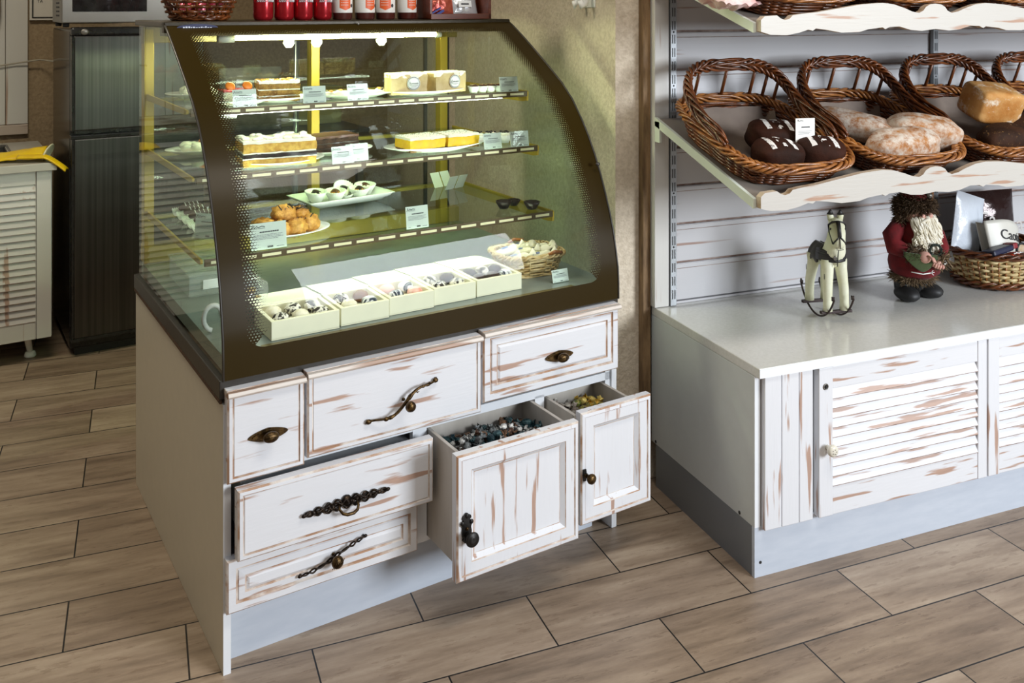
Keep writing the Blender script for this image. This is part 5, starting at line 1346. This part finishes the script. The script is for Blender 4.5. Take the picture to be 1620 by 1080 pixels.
m.blob((-.020, -.042, .270), (.013, .010, .011), 12, 8); m.blob((.026, -.040, .270), (.013, .010, .011), 12, 8)
hd = m.build('head', SKIN, sn); hd.rotation_euler = (0, 0, .50)
m = M(); m.blob((-.016, -.046, .285), (.003, .002, .0035), 8, 6); m.blob((.020, -.046, .285), (.003, .002, .0035), 8, 6); m.build('eyes', BLACK, hd)
m = M(); q = random.Random(21)
for k in range(150):
    u = q.uniform(-1, 1); a = u*1.35; z0 = .268 - .006*abs(u) + q.uniform(-.012, .006)
    x0, y0 = .056*sin(a)+.006, -.048*cos(a)-.006; ln = (.060+.060*(1-abs(u)*.6))*q.uniform(.5, 1.0); w_ = q.uniform(.004, .010); ph = q.uniform(0, 6)
    pts = []
    for i in range(13):
        s_ = i/12; pts.append((x0+ .010*u*s_ + w_*sin(ph+s_*9)*s_, y0-.012*sin(s_*2.2)-w_*.7*cos(ph+s_*9)*s_ - .010*s_, z0-ln*s_))
    e_ = pts[-1]; cr = q.choice((-1, 1))
    for i in range(6): pts.append((e_[0]+cr*.005*sin(i*.9), e_[1], e_[2]+.004*(1-cos(i*.9))))
    m.tube(pts, [.0027]*(len(pts)-3)+[.002, .0016, .0008], 5)
m.blob((.004, -.040, .235), (.036, .022, .042), 14, 10)
m.build('beard', BEARD, sn).rotation_euler = (0, 0, .50)
m = M(); m.tube([(-.003, -.056, .262), (-.018, -.058, .262), (-.032, -.050, .256), (-.038, -.046, .250)], [.004, .005, .004, .001], 6); m.tube([(.009, -.056, .262), (.024, -.058, .262), (.038, -.050, .256), (.044, -.046, .250)], [.004, .005, .004, .001], 6); m.build('moustache', BEARD, sn).rotation_euler = (0, 0, .50)
m = M(); m.blob((0, .0, .300), (.055, .052, .030), 24, 14); m.blob((-.048, -.005, .270), (.014, .020, .034), 12, 8); m.blob((.050, -.005, .272), (.012, .018, .026), 12, 8)
fur(m, (0, 0, .300), (.056, .053, .032), 2300, .014, 4, .0015); fur(m, (-.048, -.005, .268), (.015, .021, .036), 600, .013, 5, .0015); fur(m, (.050, -.005, .270), (.013, .019, .030), 400, .012, 6, .0015)
m.build('fur_hat_brim', FUR, sn)
m = M(); m.lathe([(.042, .310), (.040, .330), (.028, .345), (.0001, .350)], 20); m.build('hat_crown', REDF, sn)
m = M(); m.tube([(.045, -.018, .300), (.050, -.020, .345)], .005, 8); m.build('wooden_stick', WICKG, sn); M().blob((.034, -.030, .332), (.012, .008, .010), 10, 6).build('silver_ornament', SILVER, sn)

# ================================================================= GIFT HAMPER
hm = thing('gift_hamper', 'round two tone wicker hamper of gifts at the right edge of the counter', 'basket', bw(1.245, .330, .5515))
hf = lambda t: .100
HA, HBb = .185, .135
m = M(); weave_wall(m, HA, HBb, .9, lambda t: .100, rows=10, base=.82, stakes=30, r=.0055, amp=.0062, z0=.014, n=150); m.build('pale_weave', WHEAT, hm, label='pale woven middle band')
m = M(); stakes_(m, HA, HBb, .9, hf, 44, .82, .003); m.build('stakes', WICKG, hm)
m = M(); braid(m, HA, HBb, .9, lambda t: .118, R=.010, r=.0048, strands=3, turns=7, n=160); m.build('brown_rim', WICK, hm)
m = M(); braid(m, HA*.84, HBb*.84, .9, lambda t: .017, R=.010, r=.0048, strands=3, turns=7, n=160); base_disc(m, HA*.80, HBb*.80, .9, rows=6, r=.008, z=.008); m.build('brown_foot', WICK, hm)
p = thing('white_pouch', 'white plastic pouch standing at the left of the gift hamper', 'packet', bw(1.115, .365, .610), rot=(-.08, .30, .15))
m = M(); pouch(m, .16, .24, .026, None, seed=4); m.build('film', mat('white_film', '#D5DCE6', .3, bump=.5, bscale=14, bd=.01), p)
text('pouch_text', 'LO', .022, INK, p, (.050, -.010, .050), (pi/2, .2, 0))
p = thing('brown_packet', 'dark brown glossy coffee packet standing at the back of the gift hamper', 'packet', bw(1.290, .400, .615), rot=(-.12, .0, -.05))
m = M(); pouch(m, .23, .225, .030, None, seed=6); m.build('film', mat('dark_brown_foil', '#2A0E0A', .18, metal=.3, bump=.5, bscale=12, bd=.012), p)
text('packet_text', 'Ca', .075, mat('silver_print', '#CFC9C4', .4), p, (-.045, -.034, .128), (pi/2, 0, 0)); text('packet_text', 'na', .075, MATS['silver_print'], p, (.085, -.030, .105), (pi/2, 0, 0))
p = thing('drink_mug_box', 'white cup shaped pack with black lettering leaning in the gift hamper', 'packet', bw(1.215, .300, .635), rot=(-.30, .22, .10))
m = M(); m.grid(lambda u, v: ((u-.5)*(.150+.035*v), -.045*cos((u-.5)*2.4)+.0, v*.115+.012*sin(pi*u)*v), 20, 10); m.grid(lambda u, v: ((u-.5)*(.150+.035*v), .012, v*.115), 8, 6)
m.build('pack', mat('off_white_card', '#DDDACF', .4), p, solid=.002)
tx = text('pack_lettering', 'Caotina', .046, INK, p, (.030, -.0505, .075), (pi/2, 0, 0), ext=.0006)
for v_ in tx.data.vertices: v_.co.z = -.0505 + .045*cos((v_.co.x+.030)/.172*2.4) + .0015 + v_.co.z
m = M().tube([(.055+.034*cos(2*pi*k/28), -.047, .020+.034*sin(2*pi*k/28)) for k in range(28)], .0035, 6, closed=True); m.build('black_ring', INK, p)
M().lathe([(.031, 0), (.031, .002), (.0001, .0025)], 28, T=TR(.055, -.045, .020) @ RX(pi/2)).build('cream_disc', mat('cream_print', '#D9B994', .5, c2='#E8D4B8', scale=60), p)
p = thing('blue_lidded_tin', 'flat dark blue tin with red tab lying in the gift hamper', 'tin', bw(1.150, .245, .675), rot=(-.2, -.10, .1))
M().box(-.055, .045, -.02, .03, 0, .020).build('tin', mat('navy_tin', '#161A3C', .35), p, bevel=.006); M().box(.046, .068, -.018, .02, .004, .022).build('red_tab', mat('red_tab', '#8E1420', .4), p, bevel=.003)
p = thing('orange_wrapper', 'orange and red foil wrapper at the rim of the gift hamper', 'wrapper', bw(1.185, .222, .668), rot=(-.3, .05, .1))
m = M(); m.blob((0, 0, .004), (.045, .018, .010), 16, 8, nz=.35, ns=50); m.build('foil', mat('orange_foil', '#D9501A', .3, c2='#B01414', scale=30, metal=.3), p)
m = M()
for k in range(5): m.blob((-.018+.010*k, -.015, .008+.002*(k % 2)), (.005, .003, .003), 8, 5)
m.build('white_blossoms', WHITE, p)
